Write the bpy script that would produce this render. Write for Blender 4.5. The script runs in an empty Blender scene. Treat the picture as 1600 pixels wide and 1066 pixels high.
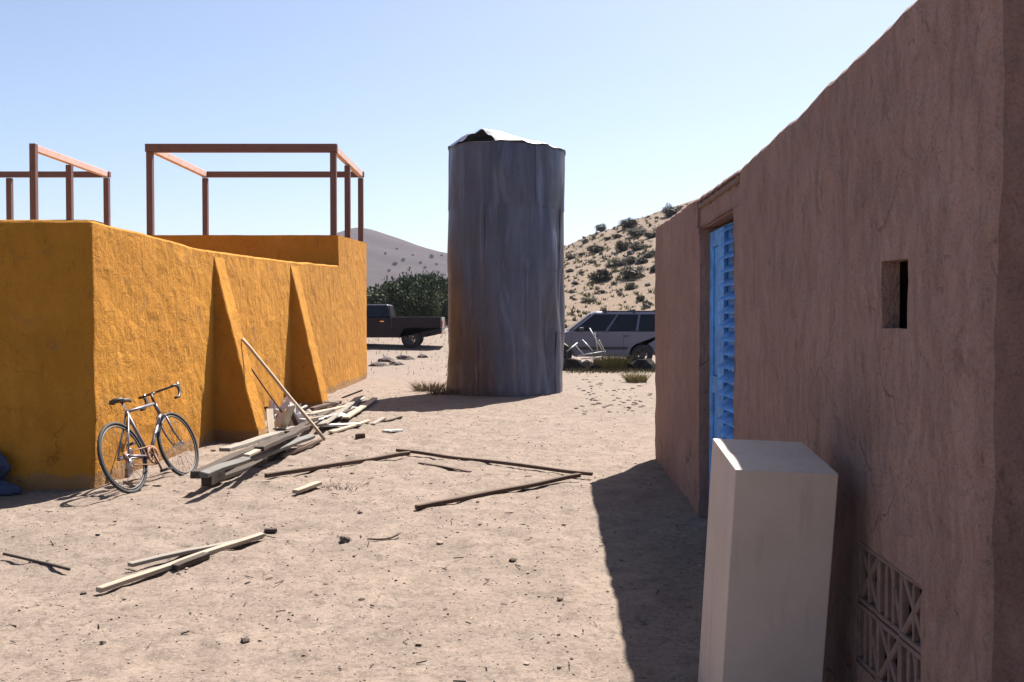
import bpy, bmesh, math, random
import numpy as np
from mathutils import Vector, Matrix, Euler, Quaternion, noise

random.seed(7)
rng = np.random.default_rng(7)
R = math.radians
SC = bpy.context.scene
COL = SC.collection

# ------------------------------------------------------------------ camera
EYE = 1.6
PITCH = math.atan(33 / 1500)
cam_d = bpy.data.cameras.new('camera')
cam_d.sensor_width = 36.0
cam_d.lens = 1500 / 1600 * 36.0
cam_d.clip_start = 0.05
cam_d.clip_end = 9000
cam = bpy.data.objects.new('camera', cam_d)
COL.objects.link(cam)
cam.location = (0, 0, EYE)
cam.rotation_euler = (R(90) - PITCH, 0, 0)
SC.camera = cam

# ------------------------------------------------------------------ sky, sun, exposure
TO_SUN = Vector((0.335, 0.62, 1.0)).normalized()
SUN_EL = math.asin(TO_SUN.z)
SUN_AZ = math.atan2(TO_SUN.x, TO_SUN.y)
world = bpy.data.worlds.new('World')
SC.world = world
world.use_nodes = True
wn = world.node_tree.nodes
wl = world.node_tree.links
bg = wn['Background']
sky = wn.new('ShaderNodeTexSky')
sky.sky_type = 'NISHITA'
sky.sun_disc = False
sky.sun_elevation = SUN_EL
sky.sun_rotation = SUN_AZ
sky.altitude = 1500
sky.air_density = 1.0
sky.dust_density = 5.0
sky.ozone_density = 1.6
tint = wn.new('ShaderNodeMix')            # camera white balance: the film reads a little less green
tint.data_type = 'RGBA'; tint.blend_type = 'MULTIPLY'
tint.inputs[0].default_value = 1.0
tint.inputs[7].default_value = (1.035, 1.005, 1.0, 1)
wl.new(sky.outputs[0], tint.inputs[6])
wl.new(tint.outputs[2], bg.inputs[0])
bg.inputs[1].default_value = 0.0555

sun_d = bpy.data.lights.new('sun', 'SUN')
sun_d.energy = 5.0
sun_d.angle = R(0.53)
sun_d.color = (1.0, 0.95, 0.87)
sun = bpy.data.objects.new('sun', sun_d)
COL.objects.link(sun)
sun.location = (20, 40, 66)
sun.rotation_euler = TO_SUN.to_track_quat('Z', 'Y').to_euler()

SC.view_settings.view_transform = 'Standard'
SC.view_settings.look = 'None'
SC.view_settings.gamma = 1.0
SC.view_settings.use_curve_mapping = False
SC.view_settings.exposure = 1.60

# ------------------------------------------------------------------ small helpers
def tag(o, label=None, cat=None, group=None, kind=None):
    if label: o['label'] = label
    if cat: o['category'] = cat
    if group: o['group'] = group
    if kind: o['kind'] = kind
    return o

def empty(name, loc, label, cat, group=None, rot=(0, 0, 0)):
    o = bpy.data.objects.new(name, None)
    COL.objects.link(o)
    o.empty_display_size = 0.2
    o.location = loc
    o.rotation_euler = rot
    return tag(o, label, cat, group)

def link_mesh(name, bm, mat, parent=None, smooth=False, offset=None):
    """link a bmesh as one object; offset = world point that becomes its origin"""
    if offset is not None:
        bmesh.ops.translate(bm, verts=bm.verts, vec=-Vector(offset))
    me = bpy.data.meshes.new(name)
    bm.to_mesh(me)
    bm.free()
    if smooth:
        for p in me.polygons: p.use_smooth = True
    if mat: me.materials.append(mat)
    o = bpy.data.objects.new(name, me)
    COL.objects.link(o)
    if parent is not None: o.parent = parent
    return o

def part(name, bm, mat, parent, smooth=False):
    """a part drawn in world coordinates under an unrotated Empty"""
    return link_mesh(name, bm, mat, parent, smooth, parent.location)

def pydata(name, verts, faces, mat, parent=None, smooth=False):
    me = bpy.data.meshes.new(name)
    me.from_pydata(verts, [], faces)
    me.update()
    if smooth: me.shade_smooth()
    if mat: me.materials.append(mat)
    o = bpy.data.objects.new(name, me)
    COL.objects.link(o)
    if parent is not None: o.parent = parent
    return o

def copy_tree(o, parent=None):
    c = o.copy()
    COL.objects.link(c)
    if parent is not None: c.parent = parent
    for ch in list(o.children): copy_tree(ch, c)
    return c

def bevel_mod(o, w, seg=2, ang=35):
    m = o.modifiers.new('bevel', 'BEVEL')
    m.width = w; m.segments = seg; m.limit_method = 'ANGLE'; m.angle_limit = R(ang)
    return o

def box(bm, x0, x1, y0, y1, z0, z1, mat=None):
    vs = [bm.verts.new((x, y, z)) for z in (z0, z1) for x, y in ((x0, y0), (x1, y0), (x1, y1), (x0, y1))]
    for f in ((3, 2, 1, 0), (4, 5, 6, 7), (0, 1, 5, 4), (1, 2, 6, 5), (2, 3, 7, 6), (3, 0, 4, 7)):
        bm.faces.new([vs[i] for i in f])
    return vs

def bar(bm, a, b, w, h, up=(0, 0, 1)):
    a = Vector(a); b = Vector(b)
    d = (b - a).normalized()
    up = Vector(up)
    s = d.cross(up)
    if s.length < 1e-4: s = d.cross(Vector((0, 1, 0)))
    s.normalize(); u = s.cross(d).normalized()
    vs = []
    for p in (a, b):
        for i, j in ((-1, -1), (1, -1), (1, 1), (-1, 1)):
            vs.append(bm.verts.new(p + s * (i * w / 2) + u * (j * h / 2)))
    for f in ((0, 1, 2, 3), (7, 6, 5, 4), (0, 4, 5, 1), (1, 5, 6, 2), (2, 6, 7, 3), (3, 7, 4, 0)):
        bm.faces.new([vs[i] for i in f])
    return vs

def tube(bm, pts, r, n=8, closed=False):
    pts = [Vector(p) for p in pts]
    rs = r if isinstance(r, (list, tuple)) else [r] * len(pts)
    rings = []
    m = len(pts)
    ref = None
    for i, p in enumerate(pts):
        if closed: d = pts[(i + 1) % m] - pts[i - 1]
        else: d = pts[min(i + 1, m - 1)] - pts[max(i - 1, 0)]
        d.normalize()
        if ref is None:
            ref = d.cross(Vector((0, 0, 1)))
            if ref.length < 1e-3: ref = d.cross(Vector((0, 1, 0)))
        ref = (ref - d * ref.dot(d)).normalized()
        u = d.cross(ref)
        rings.append([bm.verts.new(p + (ref * math.cos(t) + u * math.sin(t)) * rs[i])
                      for t in (2 * math.pi * k / n for k in range(n))])
    rng_ = range(m) if closed else range(m - 1)
    for i in rng_:
        a, b = rings[i], rings[(i + 1) % m]
        for k in range(n):
            bm.faces.new((a[k], a[(k + 1) % n], b[(k + 1) % n], b[k]))
    if not closed:
        bm.faces.new(rings[0][::-1]); bm.faces.new(rings[-1])

def lathe_y(bm, prof, cx, cz, n=32, y0=0):
    """turn a (radius, y) profile round an axle along y"""
    rings = [[bm.verts.new((cx + r * math.cos(t), y0 + y, cz + r * math.sin(t)))
              for t in (2 * math.pi * k / n for k in range(n))] for r, y in prof]
    for a, b in zip(rings[:-1], rings[1:]):
        for k in range(n):
            bm.faces.new((a[k], a[(k + 1) % n], b[(k + 1) % n], b[k]))
    return rings

def ray(px, py):
    """direction of the camera ray through a pixel of the 1600x1066 photograph, per metre of depth"""
    u = (px - 800) / 1500; v = (533 - py) / 1500
    c, s = math.cos(PITCH), math.sin(PITCH)
    return Vector((u, c + v * s, v * c - s))

def gp(px, py, z=0.0):
    """the point of the ground plane (height z) seen at that pixel"""
    d = ray(px, py)
    g = 0.0
    for _ in range(12):
        t = (g + z - EYE) / d.z
        g = float(terrain(d.x * t, d.y * t)) + float(relief(d.x * t, d.y * t))
    return Vector((d.x * t, d.y * t, g + z))

def dp(px, py, dist):
    d = ray(px, py)
    return Vector((0, 0, EYE)) + d * (dist / d.y)

# ------------------------------------------------------------------ materials
def new_mat(name):
    m = bpy.data.materials.new(name)
    m.use_nodes = True
    nt = m.node_tree
    b = nt.nodes['Principled BSDF']
    return m, nt, b

def mapping(nt, scale=(1, 1, 1), coord='Object'):
    tc = nt.nodes.new('ShaderNodeTexCoord')
    mp = nt.nodes.new('ShaderNodeMapping')
    mp.inputs['Scale'].default_value = scale
    nt.links.new(tc.outputs[coord], mp.inputs['Vector'])
    return mp.outputs['Vector']

def noise_n(nt, vec, scale, detail=4, rough=0.55, dist=0.0):
    n = nt.nodes.new('ShaderNodeTexNoise')
    n.inputs['Scale'].default_value = scale
    n.inputs['Detail'].default_value = detail
    n.inputs['Roughness'].default_value = rough
    n.inputs['Distortion'].default_value = dist
    nt.links.new(vec, n.inputs['Vector'])
    return n.outputs['Fac']

def ramp(nt, fac, stops, interp='LINEAR'):
    r = nt.nodes.new('ShaderNodeValToRGB')
    r.color_ramp.interpolation = interp
    el = r.color_ramp.elements
    while len(el) < len(stops): el.new(0.5)
    for e, (p, c) in zip(el, stops):
        e.position = p
        e.color = (c, c, c, 1) if isinstance(c, (int, float)) else (*c, 1)
    nt.links.new(fac, r.inputs['Fac'])
    return r.outputs['Color']

def mix(nt, fac, a, b, mode='MIX'):
    m = nt.nodes.new('ShaderNodeMix')
    m.data_type = 'RGBA'
    m.blend_type = mode
    for sock, v in ((m.inputs[0], fac), (m.inputs[6], a), (m.inputs[7], b)):
        if hasattr(v, 'is_linked') or hasattr(v, 'links'):
            nt.links.new(v, sock)
        elif isinstance(v, (int, float)):
            sock.default_value = v if sock.type == 'VALUE' else (v, v, v, 1)
        else:
            sock.default_value = (*v, 1)
    return m.outputs[2]

def bump(nt, b, h, strength, dist=0.02, prev=None):
    n = nt.nodes.new('ShaderNodeBump')
    n.inputs['Strength'].default_value = strength
    n.inputs['Distance'].default_value = dist
    nt.links.new(h, n.inputs['Height'])
    if prev: nt.links.new(prev, n.inputs['Normal'])
    nt.links.new(n.outputs[0], b.inputs['Normal'])
    return n.outputs[0]

def simple(name, col, rough=0.6, metal=0.0, var=0.15, scale=8, bmp=0.0, spec=None):
    m, nt, b = new_mat(name)
    v = mapping(nt)
    f = noise_n(nt, v, scale, 5)
    lo = tuple(c * (1 - var) for c in col); hi = tuple(min(1, c * (1 + var)) for c in col)
    nt.links.new(ramp(nt, f, [(0.3, lo), (0.7, hi)]), b.inputs['Base Color'])
    b.inputs['Roughness'].default_value = rough
    b.inputs['Metallic'].default_value = metal
    if spec is not None: b.inputs['Specular IOR Level'].default_value = spec
    if bmp: bump(nt, b, noise_n(nt, v, scale * 4, 4), bmp, 0.01)
    return m

# --- ground
def mat_ground(name, a, b_, c, far=False):
    m, nt, b = new_mat(name)
    v = mapping(nt)
    big = noise_n(nt, v, 0.35, 4, 0.6)
    mid = noise_n(nt, v, 2.3, 6, 0.65)
    fine = noise_n(nt, v, 26, 6, 0.7)
    speck = noise_n(nt, v, 60, 3, 0.6)
    col = mix(nt, ramp(nt, big, [(0.35, 0.0), (0.65, 1.0)]), a, b_)
    col = mix(nt, ramp(nt, mid, [(0.42, 0.0), (0.68, 0.9)]), col, c)
    tr = noise_n(nt, v, 7.5, 5, 0.7, 0.8)
    col = mix(nt, ramp(nt, tr, [(0.50, 0.0), (0.66, 0.85)]), col, tuple(x * 0.78 for x in c))
    col = mix(nt, ramp(nt, tr, [(0.30, 0.55), (0.44, 0.0)]), col, tuple(x * 1.22 for x in a))
    col = mix(nt, ramp(nt, fine, [(0.34, 0.75), (0.50, 0.0)]), col, tuple(x * 0.55 for x in c))
    col = mix(nt, ramp(nt, speck, [(0.58, 0.0), (0.68, 0.7)]), col, (0.27, 0.215, 0.17))
    nt.links.new(col, b.inputs['Base Color'])
    b.inputs['Roughness'].default_value = 0.95
    b.inputs['Specular IOR Level'].default_value = 0.15
    n1 = bump(nt, b, mid, 0.5, 0.05)
    n2 = bump(nt, b, fine, 0.6, 0.012, n1)
    bump(nt, b, speck, 0.35, 0.006, n2)
    return m

M = {}
M['ground'] = mat_ground('dry_dirt', (0.200, 0.153, 0.124), (0.182, 0.143, 0.118), (0.146, 0.112, 0.091))
M['hill'] = mat_ground('hill_dirt', (0.185, 0.128, 0.096), (0.160, 0.114, 0.083), (0.112, 0.082, 0.056))

def mat_far_hill():
    m, nt, b = new_mat('far_hill_hazed_dirt')
    v = mapping(nt)
    f = noise_n(nt, v, 0.012, 6, 0.6)
    f2 = noise_n(nt, v, 0.06, 5, 0.6)
    col = mix(nt, ramp(nt, f, [(0.35, 0.0), (0.65, 1.0)]), (0.046, 0.034, 0.036), (0.060, 0.044, 0.045))  # mauve lean puts some distance haze into the dirt colour
    col = mix(nt, ramp(nt, f2, [(0.5, 0.0), (0.7, 0.6)]), col, (0.045, 0.038, 0.034))
    nt.links.new(col, b.inputs['Base Color'])
    b.inputs['Roughness'].default_value = 1
    b.inputs['Specular IOR Level'].default_value = 0.1
    return m
M['far_hill'] = mat_far_hill()

# --- plastered walls
def mat_stucco(name, base, light, stain, grime, streak, vz=0.22, bstr=0.55, stain_rng=(0.60, 0.72), splash=None):
    m, nt, b = new_mat(name)
    v = mapping(nt)
    vs = mapping(nt, (1, 1, vz))
    big = noise_n(nt, v, 0.9, 5, 0.6)
    mid = noise_n(nt, vs, 5.5, 6, 0.6, 0.4)
    scr = noise_n(nt, mapping(nt, (1, 1, min(1, vz * 1.6))), 10, 6, 0.7, 1.8)
    patch = noise_n(nt, mapping(nt, (1.2, 1.2, 1.6)), 2.1, 7, 0.72, 0.6)
    grain = noise_n(nt, v, 75, 4, 0.65)
    col = mix(nt, ramp(nt, big, [(0.35, 0.0), (0.68, 1.0)]), base, light)
    col = mix(nt, ramp(nt, mid, [(0.50, 0.0), (0.78, 0.65)]), col, grime)
    col = mix(nt, ramp(nt, scr, [(0.32, streak), (0.41, 0.0)]), col, tuple(c * 0.5 for c in grime))
    col = mix(nt, ramp(nt, patch, [(stain_rng[0], 0.0), (stain_rng[1], 0.8)]), col, stain)
    col = mix(nt, ramp(nt, grain, [(0.36, 0.30), (0.5, 0.0)]), col, tuple(c * 0.55 for c in grime))
    if splash:
        sx = nt.nodes.new('ShaderNodeSeparateXYZ'); nt.links.new(v, sx.inputs[0])
        ad = nt.nodes.new('ShaderNodeMath'); ad.operation = 'MULTIPLY_ADD'
        nt.links.new(noise_n(nt, v, 3.0, 6, 0.7), ad.inputs[0]); ad.inputs[1].default_value = -0.22; nt.links.new(sx.outputs[2], ad.inputs[2])
        col = mix(nt, ramp(nt, ad.outputs[0], [(-0.0, 0.6), (0.035, 0.0)]), col, splash)
        m3 = noise_n(nt, mapping(nt, (1, 1, 0.5)), 1.3, 6, 0.7)
        col = mix(nt, ramp(nt, m3, [(0.55, 0.0), (0.75, 0.5)]), col, tuple(min(1, c * 1.5 + 0.02) for c in light))
    # hairline cracks, here and there
    wv = nt.nodes.new('ShaderNodeVectorMath'); wv.operation = 'MULTIPLY_ADD'
    wn3 = nt.nodes.new('ShaderNodeTexNoise'); wn3.inputs['Scale'].default_value = 3.0; wn3.inputs['Detail'].default_value = 5
    nt.links.new(v, wn3.inputs['Vector'])
    nt.links.new(wn3.outputs['Color'], wv.inputs[0]); wv.inputs[1].default_value = (0.5, 0.5, 0.5); nt.links.new(v, wv.inputs[2])
    vo = nt.nodes.new('ShaderNodeTexVoronoi'); vo.feature = 'DISTANCE_TO_EDGE'; vo.inputs['Scale'].default_value = 1.25
    nt.links.new(wv.outputs[0], vo.inputs['Vector'])
    crk = ramp(nt, vo.outputs['Distance'], [(0.0, 1.0), (0.012, 0.0)])
    crk = mix(nt, 1.0, crk, ramp(nt, noise_n(nt, v, 1.1, 3), [(0.50, 0.0), (0.62, 0.6)]), 'MULTIPLY')
    col = mix(nt, crk, col, tuple(c * 0.35 for c in grime))
    nt.links.new(col, b.inputs['Base Color'])
    b.inputs['Roughness'].default_value = 0.93
    b.inputs['Specular IOR Level'].default_value = 0.2
    n1 = bump(nt, b, mid, bstr, 0.035)
    n2 = bump(nt, b, scr, bstr, 0.028, n1)
    n3 = bump(nt, b, patch, bstr * 0.9, 0.05, n2)
    n4 = bump(nt, b, grain, 0.35, 0.006, n3)
    ci = nt.nodes.new('ShaderNodeMath'); ci.operation = 'SUBTRACT'; ci.inputs[0].default_value = 1.0; nt.links.new(crk, ci.inputs[1])
    bump(nt, b, ci.outputs[0], 0.6, 0.012, n4)
    return m

M['yellow'] = mat_stucco('ochre_stucco', (0.375, 0.158, 0.015), (0.425, 0.188, 0.020), (0.19, 0.12, 0.05),
                         (0.30, 0.122, 0.013), 0.5, vz=0.40, bstr=0.75, stain_rng=(0.58, 0.70), splash=(0.17, 0.12, 0.085))
M['adobe_end'] = mat_stucco('darker_end_adobe', (0.190, 0.112, 0.093), (0.220, 0.132, 0.109), (0.12, 0.062, 0.05), (0.115, 0.06, 0.05), 0.5, vz=0.34, bstr=0.9)  # darker, redder tone for the near end wall
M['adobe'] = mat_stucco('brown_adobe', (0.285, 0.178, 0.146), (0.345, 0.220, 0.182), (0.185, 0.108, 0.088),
                        (0.215, 0.128, 0.104), 0.6, vz=0.34, bstr=1.0)

def mat_wood(name, c1, c2, dark, rough=0.8, axis='X'):
    m, nt, b = new_mat(name)
    s = {'X': (0.6, 14, 14), 'Z': (14, 14, 0.6)}[axis]
    v = mapping(nt, s)
    g = noise_n(nt, v, 2.2, 6, 0.65, 0.5)
    big = noise_n(nt, mapping(nt), 3.0, 4)
    col = mix(nt, ramp(nt, g, [(0.32, 0.0), (0.66, 1.0)]), c1, c2)
    col = mix(nt, ramp(nt, g, [(0.24, 0.8), (0.36, 0.0)]), col, dark)
    col = mix(nt, ramp(nt, big, [(0.55, 0.0), (0.75, 0.5)]), col, tuple(c * 0.6 for c in c1))
    nt.links.new(col, b.inputs['Base Color'])
    b.inputs['Roughness'].default_value = rough
    b.inputs['Specular IOR Level'].default_value = 0.25
    bump(nt, b, g, 0.4, 0.006)
    return m

M['wood_grey'] = mat_wood('weathered_wood', (0.165, 0.143, 0.121), (0.231, 0.204, 0.176), (0.055, 0.044, 0.039))
M['wood_dark'] = mat_wood('dark_wood', (0.043, 0.030, 0.025), (0.065, 0.048, 0.037), (0.015, 0.011, 0.010))
M['wood_lath'] = mat_wood('greyed_pine', (0.24, 0.19, 0.145), (0.33, 0.27, 0.21), (0.11, 0.08, 0.06))
M['wood_beam'] = mat_wood('old_grey_beam', (0.085, 0.078, 0.072), (0.135, 0.125, 0.115), (0.03, 0.026, 0.024))
M['wood_stick'] = mat_wood('stick_wood', (0.068, 0.041, 0.029), (0.099, 0.063, 0.045), (0.027, 0.018, 0.013))
M['wood_pale'] = mat_wood('pale_pine', (0.330, 0.252, 0.174), (0.408, 0.336, 0.252), (0.192, 0.132, 0.084))
M['wood_white'] = mat_wood('white_painted_wood', (0.409, 0.384, 0.353), (0.484, 0.465, 0.434), (0.223, 0.198, 0.174))
M['wood_red'] = mat_wood('red_stained_wood', (0.110, 0.060, 0.055), (0.140, 0.080, 0.073), (0.065, 0.034, 0.031))
M['lintel'] = mat_wood('lintel_wood', (0.151, 0.092, 0.071), (0.189, 0.122, 0.097), (0.076, 0.042, 0.034))

M['white_rack'] = simple('white_tube_paint', (0.36, 0.35, 0.34), 0.4, 0, 0.08)
def mat_plinth():
    m, nt, b = new_mat('plinth_paint')
    v = mapping(nt)
    big = noise_n(nt, v, 2.4, 5, 0.65)
    drip = noise_n(nt, mapping(nt, (7, 7, 0.7)), 2.0, 5, 0.6)
    scuff = noise_n(nt, mapping(nt, (2, 2, 9)), 5, 6, 0.75, 1.5)
    col = mix(nt, ramp(nt, big, [(0.35, 0.0), (0.7, 1.0)]), (0.45, 0.365, 0.315), (0.39, 0.31, 0.263))
    col = mix(nt, ramp(nt, drip, [(0.55, 0.0), (0.75, 0.45)]), col, (0.25, 0.19, 0.155))
    col = mix(nt, ramp(nt, scuff, [(0.66, 0.0), (0.72, 0.6)]), col, (0.19, 0.14, 0.115))
    nt.links.new(col, b.inputs['Base Color'])
    b.inputs['Roughness'].default_value = 0.7
    bump(nt, b, noise_n(nt, v, 30, 4), 0.12, 0.004)
    return m
M['plinth'] = mat_plinth()
M['blue'] = simple('blue_door_paint', (0.065, 0.25, 0.58), 0.65, 0, 0.35, 9, 0.4)
M['tarp'] = simple('blue_tarp', (0.024, 0.036, 0.075), 0.85, 0, 0.25, 5, 0.2)
M['cloth'] = simple('white_plastic_sheet', (0.45, 0.41, 0.42), 0.5, 0, 0.1, 9, 0.2)
M['block'] = simple('cement_block', (0.19, 0.122, 0.102), 0.95, 0, 0.18, 22, 0.5)
M['void'] = simple('cavity_shade', (0.055, 0.040, 0.036), 0.95, 0, 0.15)  # shade inside niche and vent, put into the plaster colour
M['rubber'] = simple('tyre_rubber', (0.022, 0.022, 0.024), 0.8, 0, 0.2, 12)
M['rim'] = simple('alloy_rim', (0.45, 0.45, 0.47), 0.35, 0.8, 0.1)
M['rim_dark'] = simple('dusty_dark_rim', (0.07, 0.066, 0.066), 0.6, 0.4, 0.2)
M['bike_frame'] = simple('silver_tube', (0.17, 0.155, 0.18), 0.45, 0.4, 0.12)
M['bike_rim'] = simple('dull_bike_rim', (0.09, 0.08, 0.08), 0.6, 0.3, 0.2)
M['bike_dark'] = simple('black_bike_metal', (0.05, 0.04, 0.04), 0.5, 0.4, 0.2)
M['bike_rust'] = simple('rusty_metal', (0.20, 0.10, 0.06), 0.7, 0.3, 0.35, 20)
M['leather'] = simple('black_saddle', (0.05, 0.035, 0.03), 0.6)
M['chrome'] = simple('chrome', (0.75, 0.75, 0.76), 0.2, 1.0, 0.05)
M['stone'] = simple('desert_stone', (0.10, 0.072, 0.056), 0.95, 0, 0.3, 14, 0.5)
M['pebble'] = simple('pale_pebble', (0.205, 0.155, 0.122), 0.95, 0, 0.45, 3)
M['trash'] = simple('dry_twig', (0.085, 0.06, 0.045), 0.95, 0, 0.3)
M['rubble'] = simple('grey_rubble', (0.095, 0.08, 0.078), 1.0, 0, 0.4, 6, 0.5, spec=0.1)
M['junk'] = simple('dark_junk', (0.02, 0.018, 0.018), 1.0, 0, 0.4, 6, 0.5, spec=0.05)
M['scrap'] = simple('grey_scrap', (0.13, 0.115, 0.115), 0.7, 0.2, 0.4, 4)

def mat_paint(name, col, metal=0.3, rough=0.28):
    m, nt, b = new_mat(name)
    v = mapping(nt)
    dust = noise_n(nt, v, 3.5, 5, 0.6)
    c = mix(nt, ramp(nt, dust, [(0.4, 0.0), (0.75, 0.06)]), col, (0.15, 0.115, 0.09))
    nt.links.new(c, b.inputs['Base Color'])
    b.inputs['Metallic'].default_value = metal
    r = ramp(nt, dust, [(0.3, rough), (0.8, rough + 0.25)])
    nt.links.new(r, b.inputs['Roughness'])
    b.inputs['Coat Weight'].default_value = 0.0
    b.inputs['Specular IOR Level'].default_value = 0.25
    return m
M['car_silver'] = mat_paint('silver_car_paint', (0.145, 0.150, 0.205), 0.3)
M['car_navy'] = mat_paint('dark_navy_paint', (0.0025, 0.004, 0.014), 0.0)
M['glass'] = simple('car_glass', (0.006, 0.007, 0.012), 0.12, 0, 0.1, spec=0.35)
M['car_black'] = simple('black_trim', (0.03, 0.03, 0.033), 0.6)
M['lamp_red'] = simple('tail_lens', (0.35, 0.02, 0.02), 0.2)
M['lamp_white'] = simple('head_lens', (0.7, 0.7, 0.72), 0.15)

# --- tank metal
def mat_tank(name, col, metal, rough):
    m, nt, b = new_mat(name)
    v = mapping(nt)
    vs = mapping(nt, (1, 1, 0.10))
    st = noise_n(nt, vs, 4.5, 6, 0.6, 0.3)
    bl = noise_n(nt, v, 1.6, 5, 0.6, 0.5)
    sp = noise_n(nt, v, 24, 3, 0.6)
    c = mix(nt, ramp(nt, st, [(0.35, 0.0), (0.68, 1.0)]), tuple(x * 0.75 for x in col), tuple(x * 1.3 for x in col))
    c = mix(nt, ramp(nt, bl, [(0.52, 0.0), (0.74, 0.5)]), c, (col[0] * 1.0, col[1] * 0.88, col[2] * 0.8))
    pz = noise_n(nt, mapping(nt, (1, 1, 0.22)), 2.6, 7, 0.68, 1.2)
    c = mix(nt, ramp(nt, pz, [(0.52, 0.0), (0.66, 0.5)]), c, (col[0] * 2.1, col[1] * 2.15, col[2] * 2.1))  # patchy zinc; pale streaks also put metal sheen into the colour
    c = mix(nt, ramp(nt, pz, [(0.30, 0.7), (0.40, 0.0)]), c, (col[0] * 0.55, col[1] * 0.5, col[2] * 0.45))
    nt.links.new(c, b.inputs['Base Color'])
    b.inputs['Metallic'].default_value = metal
    r = ramp(nt, bl, [(0.3, rough - 0.08), (0.75, rough + 0.16)])
    nt.links.new(r, b.inputs['Roughness'])
    n1 = bump(nt, b, st, 0.25, 0.03)
    bump(nt, b, sp, 0.12, 0.004, n1)
    return m
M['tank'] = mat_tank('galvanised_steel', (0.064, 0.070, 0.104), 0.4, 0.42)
M['tank_roof'] = mat_tank('pale_zinc_sheet', (0.27, 0.268, 0.275), 0.35, 0.45)

def mat_leaf(name, c1, c2, rough=0.75):
    m, nt, b = new_mat(name)
    v = mapping(nt)
    oi = nt.nodes.new('ShaderNodeObjectInfo')
    f = noise_n(nt, v, 2.2, 3, 0.6)
    c = mix(nt, ramp(nt, f, [(0.35, 0.0), (0.65, 1.0)]), c1, c2)
    k = ramp(nt, oi.outputs['Random'], [(0.0, 0.7), (1.0, 1.45)])
    c = mix(nt, 1.0, c, k, 'MULTIPLY')
    nt.links.new(c, b.inputs['Base Color'])
    b.inputs['Roughness'].default_value = rough
    b.inputs['Specular IOR Level'].default_value = 0.2
    b.inputs['Subsurface Weight'].default_value = 0.0
    return m
M['juniper'] = mat_leaf('juniper_needles', (0.042, 0.040, 0.024), (0.072, 0.060, 0.036))  # lightened a little: distance haze put into the needle colour
M['tree_leaf'] = mat_leaf('dark_green_needles', (0.020, 0.030, 0.012), (0.050, 0.066, 0.026))
M['sage'] = mat_leaf('sage_leaves', (0.105, 0.098, 0.040), (0.150, 0.132, 0.062))
M['brush'] = mat_leaf('rabbitbrush_leaves', (0.125, 0.112, 0.040), (0.19, 0.165, 0.07))
M['dry'] = mat_leaf('dry_weed', (0.10, 0.076, 0.048), (0.14, 0.11, 0.07))
M['bark'] = simple('bark', (0.10, 0.075, 0.06), 0.95, 0, 0.3, 10)

# ------------------------------------------------------------------ ground
_tab = rng.random((256, 256))
def vnoise(x, y, s):
    x = np.asarray(x) * s + 57.3; y = np.asarray(y) * s + 91.7
    xi = np.floor(x).astype(int); yi = np.floor(y).astype(int)
    fx = x - xi; fy = y - yi
    fx = fx * fx * (3 - 2 * fx); fy = fy * fy * (3 - 2 * fy)
    g = lambda i, j: _tab[i % 256, j % 256]
    return ((g(xi, yi) * (1 - fx) + g(xi + 1, yi) * fx) * (1 - fy) + (g(xi, yi + 1) * (1 - fx) + g(xi + 1, yi + 1) * fx) * fy) - 0.5

def terrain(x, y):
    x = np.asarray(x, float); y = np.asarray(y, float)
    t = np.clip(y - 23.5, 0, None)
    k = np.clip(1 - 0.05 * np.clip(x, -8, 8), 0.5, 1.5)
    a = np.where(t < 20, 0.0016 * t * t, 0.64 + 0.03 * (t - 20))
    a = np.where(t > 60, 1.84 + 0.004 * (t - 60), a)
    return a * k - 0.2 * np.clip((9.3 - y) / 4.5, 0, 1.35)

def relief(x, y):
    near = np.clip((28 - np.hypot(x, y)) / 14, 0, 1)
    tread = np.clip(vnoise(x, y, 0.45) + 0.62, 0.2, 1)
    return near * (0.045 * vnoise(x, y, 0.7) + 0.03 * vnoise(x, y, 2.3)
                   + tread * (0.040 * vnoise(x, y, 4.1) + 0.036 * vnoise(x, y, 7.7)) + 0.014 * vnoise(x, y, 14))

def gz(x, y):
    return float(terrain(x, y))

def axis(lo, hi, step, grow, lo_end, hi_end):
    a = list(np.arange(lo, hi + step / 2, step))
    s = step
    while a[-1] < hi_end: s *= grow; a.append(a[-1] + s)
    s = step
    while a[0] > lo_end: s *= grow; a.insert(0, a[0] - s)
    return np.array(a)

xs = axis(-7, 4, 0.055, 1.13, -1900, 1900)
ys = axis(2.2, 17, 0.055, 1.07, -300, 2700)
gx, gy = np.meshgrid(xs, ys)
near = np.clip((28 - np.hypot(gx, gy)) / 14, 0, 1)
h = terrain(gx, gy)
h += relief(gx, gy)
far = np.clip((np.hypot(gx, gy) - 26) / 40, 0, 1)
h += far * (0.35 * vnoise(gx, gy, 0.06) + 0.12 * vnoise(gx, gy, 0.3))
nxs, nys = len(xs), len(ys)
gv = np.stack([gx, gy, h], -1).reshape(-1, 3)
idx = np.arange(nxs * nys).reshape(nys, nxs)
gf = np.stack([idx[:-1, :-1], idx[:-1, 1:], idx[1:, 1:], idx[1:, :-1]], -1).reshape(-1, 4)
ground = pydata('ground', gv.tolist(), gf.tolist(), M['ground'], smooth=True)
tag(ground, 'pale pinkish dry dirt yard', None, kind='structure')

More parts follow.
